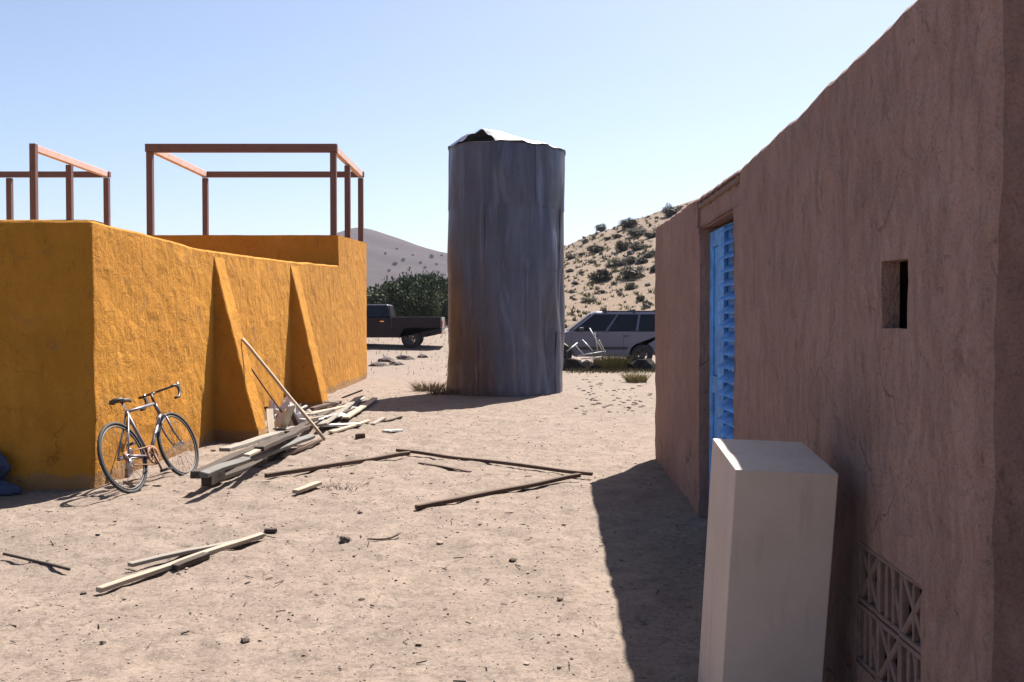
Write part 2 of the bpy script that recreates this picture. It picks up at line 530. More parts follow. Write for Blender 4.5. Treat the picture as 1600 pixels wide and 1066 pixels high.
# ------------------------------------------------------------------ hills
def crest_right(x):
    return np.interp(x, [-60, -22, -8.5, 0, 7.1, 10.8, 15.4, 21.7, 40, 75, 130, 220],
                     [0, 1.5, 5.0, 8.8, 11.9, 13.6, 15.2, 17.2, 22.5, 27, 22, 5])
def hill_right(x, y):
    x = np.asarray(x, float); y = np.asarray(y, float)
    up = np.clip((y - 56) / (125 - 56), 0, 1)
    up = up ** 1.15
    dn = np.clip((230 - y) / (230 - 128), 0, 1)
    prof = np.where(y < 126, up, dn * dn * (3 - 2 * dn))
    w = np.clip(y / 125, 0.7, 1.3)
    base = np.where(y < 126, terrain(x, np.minimum(y, 120)) * (1 - up), 0)
    return base - 0.25 + prof * crest_right(x / w) + prof * (1.2 * vnoise(x, y, 0.05) + 0.5 * vnoise(x, y, 0.16) + 0.22 * vnoise(x, y, 0.45))
hx, hy = np.meshgrid(np.concatenate([np.linspace(-70, -12, 40), np.linspace(-11, 60, 150), np.linspace(62, 230, 70)]),
                     np.concatenate([np.linspace(52, 140, 150), np.linspace(142, 232, 40)]))
hz = hill_right(hx, hy)
edge = (hy < 53) | (hy > 229) | (hx < -66)
hz = np.where(edge, -3, hz)
ni, nj = hx.shape
idx = np.arange(ni * nj).reshape(ni, nj)
hf = np.stack([idx[:-1, :-1], idx[:-1, 1:], idx[1:, 1:], idx[1:, :-1]], -1).reshape(-1, 4)
hill = pydata('hill', np.stack([hx, hy, hz], -1).reshape(-1, 3).tolist(), hf.tolist(), M['hill'], smooth=True)
tag(hill, 'tan desert hillside dotted with junipers behind the silver car', None, kind='structure')

def hill_far(x, y):
    x = np.asarray(x, float); y = np.asarray(y, float)
    cr = np.interp(x, [-700, -420, -260, -175, -134, -112, -85, -60, 0, 90, 260, 500],
                   [8, 30, 50, 78, 85, 79, 71, 67, 56, 46, 40, 8])
    p = np.clip(1 - np.abs(y - 900) / 430, 0, 1)
    p = p * p * (3 - 2 * p)
    return -2 + p * cr + p * (9 * vnoise(x, y, 0.011) + 5 * vnoise(x, y, 0.03) + 1.6 * vnoise(x, y, 0.1))
fx_, fy_ = np.meshgrid(np.linspace(-700, 500, 240), np.linspace(470, 1330, 130))
fz_ = hill_far(fx_, fy_)
fz_ = np.where((fy_ < 478) | (fy_ > 1320), -5, fz_)
ni, nj = fx_.shape
idx = np.arange(ni * nj).reshape(ni, nj)
ff = np.stack([idx[:-1, :-1], idx[:-1, 1:], idx[1:, 1:], idx[1:, :-1]], -1).reshape(-1, 4)
fhill = pydata('hill', np.stack([fx_, fy_, fz_], -1).reshape(-1, 3).tolist(), ff.tolist(), M['far_hill'], smooth=True)
tag(fhill, 'distant mauve hill behind the dark trees', None, kind='structure')

# ------------------------------------------------------------------ plaster sheets
def nvec(p, amp=1.0):
    p = Vector(p)
    q = (noise.noise_vector(p * 1.1) * 0.013 + noise.noise_vector(p * 3.7) * 0.011 + noise.noise_vector(p * 8.0) * 0.008) * amp
    q.z *= 0.3
    return q

def lines(a, b, step, extra=()):
    n = max(1, int(round((b - a) / step)))
    L = sorted(set([a + (b - a) * i / n for i in range(n + 1)]) | set(extra))
    out = [L[0]]
    for v in L[1:]:
        if v - out[-1] > 0.012 or v in extra or v == L[-1]:
            if v - out[-1] < 0.012 and out[-1] not in extra and len(out) > 1: out.pop()
            out.append(v)
    return out

def sheet(bm, us, vs, f, holes=(), amp=1.0, flip=False):
    """a displaced grid of plaster; f(u, v) gives the point, holes are (u0, u1, v0, v1)"""
    grid = {}
    for i, u in enumerate(us):
        for j, v in enumerate(vs):
            p = Vector(f(u, v))
            grid[i, j] = bm.verts.new(p + nvec(p, amp))
    for i in range(len(us) - 1):
        for j in range(len(vs) - 1):
            cu = (us[i] + us[i + 1]) / 2; cv = (vs[j] + vs[j + 1]) / 2
            if any(h[0] < cu < h[1] and h[2] < cv < h[3] for h in holes): continue
            q = [grid[i, j], grid[i + 1, j], grid[i + 1, j + 1], grid[i, j + 1]]
            bm.faces.new(q[::-1] if flip else q)

# ------------------------------------------------------------------ brown adobe house on the right
def W(y): return 1.66 + 0.0253 * (y - 11.16)
RC = 0.03
Y0, Y1 = 2.93, 11.16          # near and far corner
def top_b(y):
    t = float(np.interp(y, [2.7, 6.52, 7.4, 8.4, 11.2], [2.812, 2.632, 2.642, 2.658, 2.68]))
    return t + 0.006 * noise.noise(Vector((y * 2.1, 3.3, 0))) + 0.011 * noise.noise(Vector((y * 8.0, 1.3, 0)))

house = empty('adobe_house', (W(7.0) + 2.5, 7.0, 0), 'long brown adobe house with rough plaster along the right side', 'house')
DOOR = (6.70, 8.10, -0.45, 2.38)
OVER = (6.52, 8.24, 2.38, 2.60)
NICHE = (3.575, 3.815, 1.565, 1.83)
VENT = (3.40, 4.12, 0.13, 0.65)
bm = bmesh.new()
ex_y = [DOOR[0], DOOR[1], OVER[0], OVER[1], NICHE[0], NICHE[1], VENT[0], VENT[1]]
ex_z = [DOOR[3], OVER[3], NICHE[2], NICHE[3], VENT[2], VENT[3]]
ysl = lines(Y0 + RC, Y1 - 0.05, 0.05, ex_y)
zsl = lines(-0.45, 2.62, 0.055, ex_z)
BASE_TOP = 2.62
def zz(y, v):          # stretch the last row up to the uneven top
    return v if v < BASE_TOP - 1e-6 else top_b(y) - 0.03
sheet(bm, ysl, zsl, lambda u, v: (W(u), u, zz(u, v)), [DOOR, OVER, NICHE, VENT])
# rounded parapet edge and top
def cap(t, y):
    tt = top_b(y)
    prof = [(0, -0.03), (0.012, -0.012), (0.035, 0.0), (0.20, 0.004), (0.36, -0.01), (0.38, -0.3)]
    return prof[t][0], tt + prof[t][1]
sheet(bm, ysl, list(range(6)), lambda u, v: (W(u) + cap(v, u)[0], u, cap(v, u)[1]))
# near end: rounded corner then the end wall facing the camera
angs = [R(a) for a in (0, 18, 36, 54, 72, 90)]
def near_end(k, z):
    cx, cy = W(Y0 + RC) + RC, Y0 + RC
    if k < 6:
        a = angs[k]
        return (cx - RC * math.cos(a), cy - RC * math.sin(a), z)
    return (cx + (k - 5) * 0.25, Y0, z)
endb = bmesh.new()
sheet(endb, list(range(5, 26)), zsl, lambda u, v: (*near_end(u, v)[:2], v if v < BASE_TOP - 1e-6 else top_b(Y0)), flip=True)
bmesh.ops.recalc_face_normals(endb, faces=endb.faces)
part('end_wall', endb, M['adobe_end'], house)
sheet(bm, list(range(0, 6)), zsl, lambda u, v: (*near_end(u, v)[:2], v if v < BASE_TOP - 1e-6 else top_b(Y0)), flip=True)
# far end wall, back wall, flat roof
FX = W(Y1) + 0.05
def far_end(k, z):
    if k < 3:
        a = (0, 45, 90)[k]
        return (W(Y1 - 0.05) + 0.05 - 0.05 * math.cos(R(a)), Y1 - 0.05 + 0.05 * math.sin(R(a)), z)
    return (FX + (k - 2) * 0.28, Y1, z)
sheet(bm, list(range(0, 22)), zsl, lambda u, v: (*far_end(u, v)[:2], v if v < BASE_TOP - 1e-6 else top_b(Y1) - 0.02))
box(bm, W(Y0) + 0.30, W(Y0) + 6.2, Y0 + 0.12, Y1 - 0.12, 2.20, 2.45)
box(bm, W(Y0) + 5.4, W(Y0) + 6.2, Y0 + 0.12, Y1 - 0.12, -0.2, 2.19)
# reveals of the openings
def reveal(y0, y1, z0, z1, depth, bottom=True, front=0.0, closeback=None):
    q = lambda a, b, c, d: bm.faces.new([bm.verts.new(Vector(p) + (nvec(p) if i in (0, 1) else Vector())) for i, p in enumerate((a, b, c, d))])
    n = 10
    for z_, flip in ((z1, 0), (z0, 1)):
        if flip and not bottom: continue
        for i in range(n):
            a = y0 + (y1 - y0) * i / n; b = y0 + (y1 - y0) * (i + 1) / n
            q((W(a) + front, a, z_), (W(b) + front, b, z_), (W(b) + depth, b, z_), (W(a) + depth, a, z_))
    for y_ in (y0, y1):
        m = 14
        for i in range(m):
            a = z0 + (z1 - z0) * i / m; b = z0 + (z1 - z0) * (i + 1) / m
            q((W(y_) + front, y_, a), (W(y_) + front, y_, b), (W(y_) + depth, y_, b), (W(y_) + depth, y_, a))
reveal(*DOOR, 0.30, bottom=False)
reveal(*NICHE, 0.065)
reveal(*VENT, 0.05)
# recessed panel above the door
oy = lines(OVER[0], OVER[1], 0.07)
reveal(OVER[0], OVER[1], OVER[2], OVER[3], 0.045, bottom=True)
sheet(bm, oy, lines(OVER[2] - 0.012, OVER[3], 0.06), lambda u, v: (W(u) + 0.024, u, v), amp=0.6)
bmesh.ops.recalc_face_normals(bm, faces=bm.faces)
part('wall', bm, M['adobe'], house)
# backs of the openings, shade put into their colour
for (a, b_, c, d) in ((NICHE[0] - .02, NICHE[1] + .16, NICHE[2] - .03, NICHE[3] + .03), (VENT[0] - .02, VENT[1] + .20, VENT[2] - .05, VENT[3] + .03)):
    bm = bmesh.new()
    x0, x1 = W(b_) + 0.055, W(b_) + 0.34
    box(bm, x0, x1, a, b_, c, d)
    bmesh.ops.delete(bm, geom=[f for f in bm.faces if f.calc_center_median().x < x0 + 0.01], context='FACES_ONLY')
    part('cavity', bm, M['void'], house)
# lintel beam under the parapet
bm = bmesh.new()
n = 24
pts = [(W(OVER[0] + 0.02 + 1.68 * i / n) + 0.02, OVER[0] + 0.02 + 1.68 * i / n, 2.565 + 0.006 * math.sin(i * 1.7)) for i in range(n + 1)]
tube(bm, pts, [0.024 + 0.004 * math.sin(i * 2.3) for i in range(n + 1)], 10)
part('lintel_beam', bm, M['lintel'], house, True)
# blue louvred door
door_bm = bmesh.new()
dx = W(7.3) + 0.125
box(door_bm, dx, dx + 0.04, 6.73, 8.07, -0.12, 2.35)
door = part('door', door_bm, M['blue'], house)
def dpart(name, fn):
    b = bmesh.new(); fn(b)
    o = link_mesh(name, b, M['blue'], door, False, house.location)
    return bevel_mod(o, 0.004, 1)
dpart('door_stile', lambda b: box(b, dx - 0.035, dx - 0.002, 7.50, 7.72, -0.1, 2.33))
dpart('door_stile', lambda b: box(b, dx - 0.03, dx - 0.002, 7.93, 8.06, -0.1, 2.33))
dpart('door_rail', lambda b: box(b, dx - 0.030, dx - 0.003, 7.722, 7.928, 2.20, 2.33))
dpart('door_rail', lambda b: box(b, dx - 0.030, dx - 0.003, 7.722, 7.928, 1.0, 1.14))
dpart('door_panel', lambda b: box(b, dx - 0.014, dx - 0.003, 7.725, 7.925, 1.143, 2.197))
dpart('door_panel', lambda b: box(b, dx - 0.014, dx - 0.003, 7.725, 7.925, 0.03, 0.997))
for k in range(22):
    z = 0.10 + k * 0.103
    def slat(b):
        vs = [(dx - 0.095, z), (dx - 0.085, z + 0.012), (dx - 0.003, z + 0.072), (dx - 0.003, z + 0.052)]
        A = [b.verts.new((x, 6.75, zz_)) for x, zz_ in vs]; B = [b.verts.new((x, 7.48, zz_)) for x, zz_ in vs]
        for i in range(4): b.faces.new((A[i], A[(i + 1) % 4], B[(i + 1) % 4], B[i]))
        b.faces.new(A[::-1]); b.faces.new(B)
    dpart('slat', slat)
# breeze blocks in the low vent
bw, bh = 0.24, 0.26
for c in range(3):
    for r_ in range(2):
        y0 = VENT[0] + c * bw + 0.003; y1 = y0 + bw - 0.006
        z0 = VENT[3] - (r_ + 1) * bh + 0.003; z1 = z0 + bh - 0.006
        b = bmesh.new()
        x0 = W(y0) + 0.012 + random.uniform(-.004, .004); x1 = x0 + 0.035
        t = 0.020
        box(b, x0, x1, y0, y1, z0, z0 + t); box(b, x0, x1, y0, y1, z1 - t, z1)
        box(b, x0 + .002, x1, y0, y0 + t, z0 + t, z1 - t); box(b, x0 + .002, x1, y1 - t, y1, z0 + t, z1 - t)
        ym = (y0 + y1) / 2
        if (c + r_) % 2 == 0:
            bar(b, (x0 + 0.017, y0 + t, z1 - t), (x0 + 0.017, y1 - t, z0 + t), 0.030, 0.022, (1, 0, 0))
            bar(b, (x0 + 0.018, ym, z0 + t), (x0 + 0.018, ym, z1 - t), 0.014, 0.028, (1, 0, 0))
            bar(b, (x0 + 0.019, y1 - t, z1 - t), (x0 + 0.019, y0 + t, z0 + t), 0.026, 0.022, (1, 0, 0))
        else:
            for k in (-0.65, 0.65):
                bar(b, (x0 + 0.017, ym + k * 0.052, z0 + t), (x0 + 0.017, ym + k * 0.052, z1 - t), 0.024, 0.030, (1, 0, 0))
            bar(b, (x0 + 0.019, y0 + t, z0 + t), (x0 + 0.019, ym, z1 - t), 0.026, 0.022, (1, 0, 0))
        bevel_mod(part('breeze_block', b, M['block'], house), 0.004, 1)

# ------------------------------------------------------------------ yellow house on the left
XW = -3.95
yhouse = empty('yellow_house', (-9.0, 17.0, 0), 'ochre yellow stucco house with buttressed wall and flat roof on the left', 'house')
YF, YM, YB = 9.05, 21.9, 26.1
def top_y(y):
    t = float(np.interp(y, [9.0, 12.5, 17.2, 21.9], [2.545, 2.51, 2.65, 2.84]))
    return t + 0.012 * noise.noise(Vector((y * 1.3, 7, 0)))
bm = bmesh.new()
rc = 0.045
us = lines(YF + rc, YM, 0.10)
vsl = lines(-0.25, 2.40, 0.10) + [2.45, 2.5]
def zy(v, t): return v if v <= 2.401 else t - (0.03 if v > 2.46 else 0.07)
sheet(bm, us, vsl, lambda u, v: (XW, u, zy(v, top_y(u))), flip=True)
# rounded front corner + front wall
def fr(k):
    if k < 5:
        a = R((0, 22, 45, 68, 90)[k])
        return (XW - rc + rc * math.cos(a), YF + rc - rc * math.sin(a))
    return (XW - rc - (k - 4) * 0.10, YF)
sheet(bm, list(range(0, 112)), vsl, lambda u, v: (*fr(u), zy(v, top_y(YF + rc))))
# top cap right and front
sheet(bm, us, [0, 1, 2, 3], lambda u, v: (XW - (0, 0.02, 0.06, 0.42)[v], u, top_y(u) + (-0.03, -0.008, 0, 0)[v]), flip=True)
sheet(bm, list(range(0, 112)), [0, 1, 2, 3],
      lambda u, v: (fr(u)[0] - (0.03 * (0, 0.6, 1, 1)[v] if u < 3 else 0), fr(u)[1] + (0, 0.02, 0.06, 0.42)[v] * (1 if u > 0 else 0.2), top_y(YF + rc) + (-0.03, -0.008, 0, 0.001)[v]))
box(bm, -15.0, XW - 0.2, YF + 0.25, YM - 0.01, 2.0, 2.44)
bmesh.ops.recalc_face_normals(bm, faces=bm.faces)
part('wall', bm, M['yellow'], yhouse)
# taller rear block
bm = bmesh.new()
def top_r(y): return 3.53 + (y - YM) / (YB - YM) * 0.16
sheet(bm, lines(YM, YB, 0.14), lines(-0.25, 3.5, 0.14) + [3.6], lambda u, v: (XW, u, v if v < 3.5 else top_r(u)), flip=True)
sheet(bm, list(range(0, 90)), lines(2.0, 3.5, 0.14) + [3.6], lambda u, v: (XW - u * 0.12, YM, v if v < 3.5 else top_r(YM)))
sheet(bm, list(range(0, 90)), lines(YM, YB, 0.25), lambda u, v: (XW - u * 0.12, v, top_r(v)))
sheet(bm, list(range(0, 90)), lines(-0.25, 3.5, 0.25) + [3.6], lambda u, v: (XW - u * 0.12, YB, v if v < 3.5 else top_r(YB)), flip=True)
bmesh.ops.recalc_face_normals(bm, faces=bm.faces)
part('rear_wall', bm, M['yellow'], yhouse)
# buttresses
for (yb, th, out, ztop) in ((12.72, 0.46, 0.60, 2.44), (17.15, 0.60, 0.58, 2.58)):
    b = bmesh.new()
    n = 22
    rows = []
    for i in range(n + 1):
        t = i / n
        z = -0.2 + (ztop + 0.2) * t
        o_ = max(0.0, out * (1 - z / ztop)) + 0.004
        row = []
        for k, (xx, yy) in enumerate(((-0.1, yb), (o_ * 0.5, yb), (o_ - 0.012, yb), (o_, yb + 0.015), (o_, yb + th / 2), (o_, yb + th - 0.015), (o_ - 0.012, yb + th), (-0.1, yb + th))):
            p = Vector((XW + xx, yy, z))
            row.append(b.verts.new(p + nvec(p, 0.8)))
        rows.append(row)
    for r0, r1 in zip(rows[:-1], rows[1:]):
        for k in range(7): b.faces.new((r0[k], r0[k + 1], r1[k + 1], r1[k]))
    b.faces.new(rows[-1])
    bmesh.ops.recalc_face_normals(b, faces=b.faces)
    part('buttress', b, M['yellow'], yhouse)

# ------------------------------------------------------------------ timber frames on the roof
def roof_frame(label, posts, beams, base):
    e = empty('roof_frame', base, label, 'roof frame', 'open timber frames on the yellow roof')
    for (x, y, z0, z1) in posts:
        b = bmesh.new()
        box(b, x - 0.068, x + 0.068, y - 0.068, y + 0.068, z0, z1)
        bevel_mod(part('post', b, M['wood_red_v'], e), 0.006, 1)
    for (a, c, w, hh) in beams:
        b = bmesh.new(); bar(b, a, c, w, hh)
        bevel_mod(part('beam', b, M['wood_red'] if abs(a[1] - c[1]) < .5 else M['wood_red_sunlit'], e), 0.006, 1)
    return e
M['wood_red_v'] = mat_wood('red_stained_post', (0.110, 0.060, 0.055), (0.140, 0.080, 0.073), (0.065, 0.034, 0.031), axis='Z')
M['wood_red_sunlit'] = simple('red_stained_sunlit_beam', (0.46, 0.31, 0.275), 0.75, 0, 0.15, 5, 0.2)  # lit copy of the red stain: sun brightness put into the colour
yf, yr, ymid = 22.02, 25.98, 23.9
tz = 5.52
xr, xl = -4.08, -8.27
bz = lambda y: top_r(y) - 0.02
roof_frame('complete box of red brown timbers on the taller right part of the yellow roof',
           [(xl, yf, bz(yf), tz - .1), (xr, yf, bz(yf), tz - .1), (xr, ymid, bz(ymid), tz - .1), (xl, yr, bz(yr), tz - .1), (xr, yr, bz(yr), tz - .1)],
           [((xl - .09, yf, tz), (xr + .09, yf, tz), 0.15, 0.185), ((xl - .09, yr, tz), (xr + .09, yr, tz), 0.14, 0.15),
            ((xl, yf + .072, tz), (xl, yr - .072, tz), 0.125, 0.15), ((xr, yf + .072, tz), (xr, yr - .072, tz), 0.125, 0.15)], ((xl + xr) / 2, 24, 3.6))
x2 = -10.93
roof_frame('unfinished red brown timber frame at the far left of the yellow roof',
           [(x2, yf, bz(yf), tz + .1), (x2, ymid - .1, bz(ymid), tz - .1), (x2, yr, bz(yr), tz - .1), (-13.55, yr, bz(yr), tz - .1)],
           [((x2, yf + .072, tz + .01), (x2, yr - .072, tz), 0.125, 0.15), ((-15.6, yr, tz), (x2 + .09, yr, tz), 0.14, 0.15)], (-12.5, 24, 3.6))

# ------------------------------------------------------------------ steel tank
TC = Vector((-0.14, 21.3, 0))
TR = 1.285
tank = empty('water_tank', TC, 'tall dented dark steel water tank standing upright in the yard', 'water tank')
def tank_pt(a, z, dr=0.0):
    t = z / 5.32
    rr = TR * (1.0 - 0.02 * t) + dr
    d = Vector((math.cos(a), math.sin(a), z * 0.9))
    w1 = noise.noise(Vector((d.x * 1.6, d.y * 1.6, z * 0.55)) + Vector((3, 1, 9)))
    w2 = noise.noise(Vector((d.x * 4.0, d.y * 4.0, z * 0.8)) + Vector((7, 2, 4)))
    rr += 0.060 * w1 + 0.030 * w2
    # crumpled lower right front
    da = (a + R(42) + math.pi) % (2 * math.pi) - math.pi
    k = max(0, 1 - abs(da) / 0.55) * max(0, 1 - abs(z - 1.6) / 2.1)
    rr += 0.075 * k * math.sin(a * 12 + z * 1.1 + 1.2 * noise.noise(Vector((a * 2, z * .8, 5))))
    for ca, cw, cd, ph in ((-66, 5, .035, 1.0), (-52, 4, .06, 2.2), (-40, 4.5, .07, .3), (-27, 4, .06, 4.1), (-14, 4, .05, 5.0), (-100, 6, .03, 3.1), (-128, 6, .03, 0.6)):
        dd = (a - R(ca) - 0.10 * noise.noise(Vector((z * 0.7, ph, 3))) + math.pi) % (2 * math.pi) - math.pi
        rr -= cd * math.exp(-(dd / R(cw)) ** 2) * (0.15 + max(0, math.sin(z * 1.25 + ph))) * (1.0 if z < 3.2 else 0.55)
    x = TC.x + 0.03 * t + rr * math.cos(a); y = TC.y + rr * math.sin(a)
    return Vector((x, y, z))
NA = 180
courses = [(0.0, 1.36), (1.33, 2.69), (2.66, 4.03), (4.0, 5.31)]
for ci, (z0, z1) in enumerate(courses):
    b = bmesh.new()
    rings = []
    nz = 16
    for j in range(nz + 1):
        z = z0 + (z1 - z0) * j / nz
        dr = 0.010 * (1 - j / nz) if ci else 0.006 * math.sin(j)
        off = -0.03 if (ci == 0 and j == 0) else 0
        ring = []
        for k in range(NA):
            a = 2 * math.pi * k / NA
            p = tank_pt(a, z, dr)
            if ci == 0 and j == 0: p.z = -0.05 + 0.035 * math.sin(a * 5)
            if ci == 3 and j == nz: p.z += 0.02 * noise.noise(Vector((math.cos(a) * 3, math.sin(a) * 3, 2))) - 0.045 * math.cos(a)
            ring.append(b.verts.new(p))
        rings.append(ring)
    for r0, r1 in zip(rings[:-1], rings[1:]):
        for k in range(NA): b.faces.new((r0[k], r0[(k + 1) % NA], r1[(k + 1) % NA], r1[k]))
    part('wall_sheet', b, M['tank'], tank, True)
# vertical riveted laps
for a_deg, z0, z1 in ((-118, 0.03, 1.33), (-70, 1.38, 2.66), (-112, 2.72, 4.0), (-60, 4.05, 5.28), (-30, 0.03, 1.33), (-20, 2.72, 4.0)):
    b = bmesh.new()
    prev = None
    for j in range(13):
        z = z0 + (z1 - z0) * j / 12
        a = R(a_deg); da = 0.022
        q = [b.verts.new(tank_pt(a - da, z, 0.004)), b.verts.new(tank_pt(a - da, z, 0.018)), b.verts.new(tank_pt(a + da, z, 0.018)), b.verts.new(tank_pt(a + da, z, 0.004))]
        if prev:
            for k in range(3): b.faces.new((prev[k], prev[k + 1], q[k + 1], q[k]))
        prev = q
    part('seam_strip', b, M['tank'], tank, False)
for zc in (1.345, 2.675, 4.015):
    b = bmesh.new()
    tube(b, [tank_pt(2 * math.pi * k / 90, zc, 0.003) for k in range(90)], 0.010, 5, True)
    part('hoop', b, M['tank'], tank, True)
# rim hoop
b = bmesh.new()
tube(b, [tank_pt(2 * math.pi * k / 60, 5.29, 0.006) + Vector((0, 0, -0.045 * math.cos(2 * math.pi * k / 60) + 0.01 + 0.02 * noise.noise(Vector((k * .3, 2, 1))))) for k in range(60)], 0.014, 6, True)
part('rim', b, M['tank'], tank, True)
# crumpled conical roof, one sheet missing towards the front left
PEAK = Vector((TC.x - 0.52, TC.y - 0.25, 5.78))
secs = [(-175, -140), (-98, -62), (-62, -22), (-22, 20), (20, 65), (65, 110), (110, 155), (155, 185)]
for si, (a0, a1) in enumerate(secs):
    b = bmesh.new()
    rows = []
    for i in range(7):
        t = i / 6
        row = []
        for k in range(9):
            a = R(a0 - 2.5 + (a1 - a0 + 5) * k / 8)
            e_ = tank_pt(a, 5.31, 0.02); e_.z = 5.33 - 0.045 * math.cos(a)
            p = PEAK.lerp(e_, 0.03 + 0.97 * t)
            p.z += 0.05 * math.sin(t * math.pi) * noise.noise(p * 1.9) * 2.0 + 0.05 * noise.noise(p * 5) * t + (si % 2) * 0.006
            row.append(b.verts.new(p))
        rows.append(row)
    for r0, r1 in zip(rows[:-1], rows[1:]):
        for k in range(8): b.faces.new((r0[k], r0[k + 1], r1[k + 1], r1[k]))
    part('roof_sheet', b, M['tank_roof'] if si else M['tank'], tank, True)

# ------------------------------------------------------------------ plinth beside the brown wall
S = 1.225
pl = [(0.736, 3.801), (0.718, 3.339), (1.061, 3.326), (1.080, 3.789)]
plt_ = [(0.772, 3.686, 1.145), (0.753, 3.224, 1.096), (1.097, 3.211, 1.083), (1.115, 3.674, 1.132)]
T4 = [Vector((x * S, y * S, 1.6 + (z - 1.6) * S)) for x, y, z in plt_]
dn = (Vector((0.736, 3.801, 0.061)) - Vector((0.772, 3.686, 1.145))).normalized()
Hh = (T4[2].z + 0.02 - float(terrain(1.25, 4.0))) / -dn.z
plinth = empty('plinth', sum((t + dn * Hh for t in T4), Vector()) / 4, 'tall pale grey box plinth tilting on the dirt beside the brown wall', 'plinth')
def prism(b, tops, d0, d1, grow=0.0):
    c = sum(tops, Vector()) / 4
    q = [c + (t - c) * (1 + grow) for t in tops]
    A = [b.verts.new(t + dn * d0) for t in q]; B = [b.verts.new(t + dn * d1) for t in q]
    for i in range(4): b.faces.new((A[i], A[(i + 1) % 4], B[(i + 1) % 4], B[i]))
    b.faces.new(A[::-1]); b.faces.new(B)
    bmesh.ops.recalc_face_normals(b, faces=b.faces)
b = bmesh.new(); prism(b, T4, 0.0, Hh)
bevel_mod(part('body', b, M['plinth'], plinth), 0.005, 2)

# ------------------------------------------------------------------ foliage builder
def foliage_mesh(name, rx, rz, clumps, per, leaf, mat, flat=0.0, seed=1, spread=1.0):
    r = random.Random(seed)
    vs, fs = [], []
    for c in range(clumps):
        while True:
            p = Vector((r.uniform(-1, 1), r.uniform(-1, 1), r.uniform(-0.85, 1)))
            if 0.25 < p.length < 1: break
        p = p.normalized() * (0.45 + 0.55 * p.length)
        sx = rx * r.uniform(0.7, 1.05)
        c0 = Vector((p.x * sx, p.y * sx, rz * (1 + p.z * 0.9)))
        cr = rx * r.uniform(0.22, 0.42) * spread
        for k in range(per):
            d = Vector((r.gauss(0, 1), r.gauss(0, 1), r.gauss(0, 0.8))).normalized() * cr * r.random() ** 0.5
            q = c0 + d
            if q.z < 0.02: q.z = 0.02 + r.random() * 0.1
            n1 = Vector((r.gauss(0, 1), r.gauss(0, 1), r.gauss(0, 1))).normalized()
            n2 = n1.orthogonal().normalized()
            n1 = (n1 * 0.7 + d.normalized() * 0.6 + Vector((0, 0, 0.5))).normalized()
            l = leaf * r.uniform(0.5, 1.3)
            i = len(vs)
            vs += [tuple(q - n2 * l * 0.35), tuple(q + n2 * l * 0.35), tuple(q + n1 * l)]
            fs.append((i, i + 1, i + 2))
    me = bpy.data.meshes.new(name)
    me.from_pydata(vs, [], fs)
    me.update()
    me.materials.append(mat)
    return me

def core_mesh(name, rx, rz, mat, seed):
    b = bmesh.new()
    bmesh.ops.create_icosphere(b, subdivisions=3, radius=1)
    for v in b.verts:
        k = 0.72 + 0.35 * noise.noise(v.co * 1.9 + Vector((seed, 0, 0)))
        v.co = Vector((v.co.x * rx * k, v.co.y * rx * k, rz + v.co.z * rz * k * 0.95))
        if v.co.z < 0: v.co.z = 0
    me = bpy.data.meshes.new(name)
    b.to_mesh(me); b.free()
    me.materials.append(mat)
    return me

def branches(bm, hgt, spread, r0, n, seed):
    r = random.Random(seed)
    for k in range(n):
        a = 2 * math.pi * k / n + r.uniform(-.4, .4)
        e = Vector((math.cos(a) * spread * r.uniform(.5, 1), math.sin(a) * spread * r.uniform(.5, 1), hgt * r.uniform(.7, 1)))
        tube(bm, [(0.05 * math.cos(a), 0.05 * math.sin(a), -0.2), tuple(e * 0.4 + Vector((0, 0, .1))), tuple(e)], [r0, r0 * .7, r0 * .25], 6)

# prototypes: (crown foliage, crown core, trunk)
protos = []
for s in range(4):
    fm = foliage_mesh('foliage', 1.0, 0.72 + 0.1 * (s % 3), 46, 42, 0.17, M['juniper'], seed=20 + s)
    cm = core_mesh('crown', 0.78, 0.60 + 0.08 * (s % 3), M['juniper'], s * 3.1)
    tb = bmesh.new(); branches(tb, 0.9, 0.5, 0.07, 5, s)
    tm = bpy.data.meshes.new('trunk'); tb.to_mesh(tm); tb.free(); tm.materials.append(M['bark'])
    protos.append((fm, cm, tm))

def bush(name, loc, sc, label, cat, group=None, kind=0, rot=None, sz=None, full=True):
    fm, cm, tm = protos[kind]
    e = empty(name, loc, label, cat, group, (0, 0, random.uniform(0, 6.28) if rot is None else rot))
    e.scale = (sc, sc, sz or sc)
    c = bpy.data.objects.new('crown', cm); COL.objects.link(c); c.parent = e
    f = bpy.data.objects.new('foliage', fm); COL.objects.link(f); f.parent = c
    if full:
        t = bpy.data.objects.new('trunk', tm); COL.objects.link(t); t.parent = e
    return e

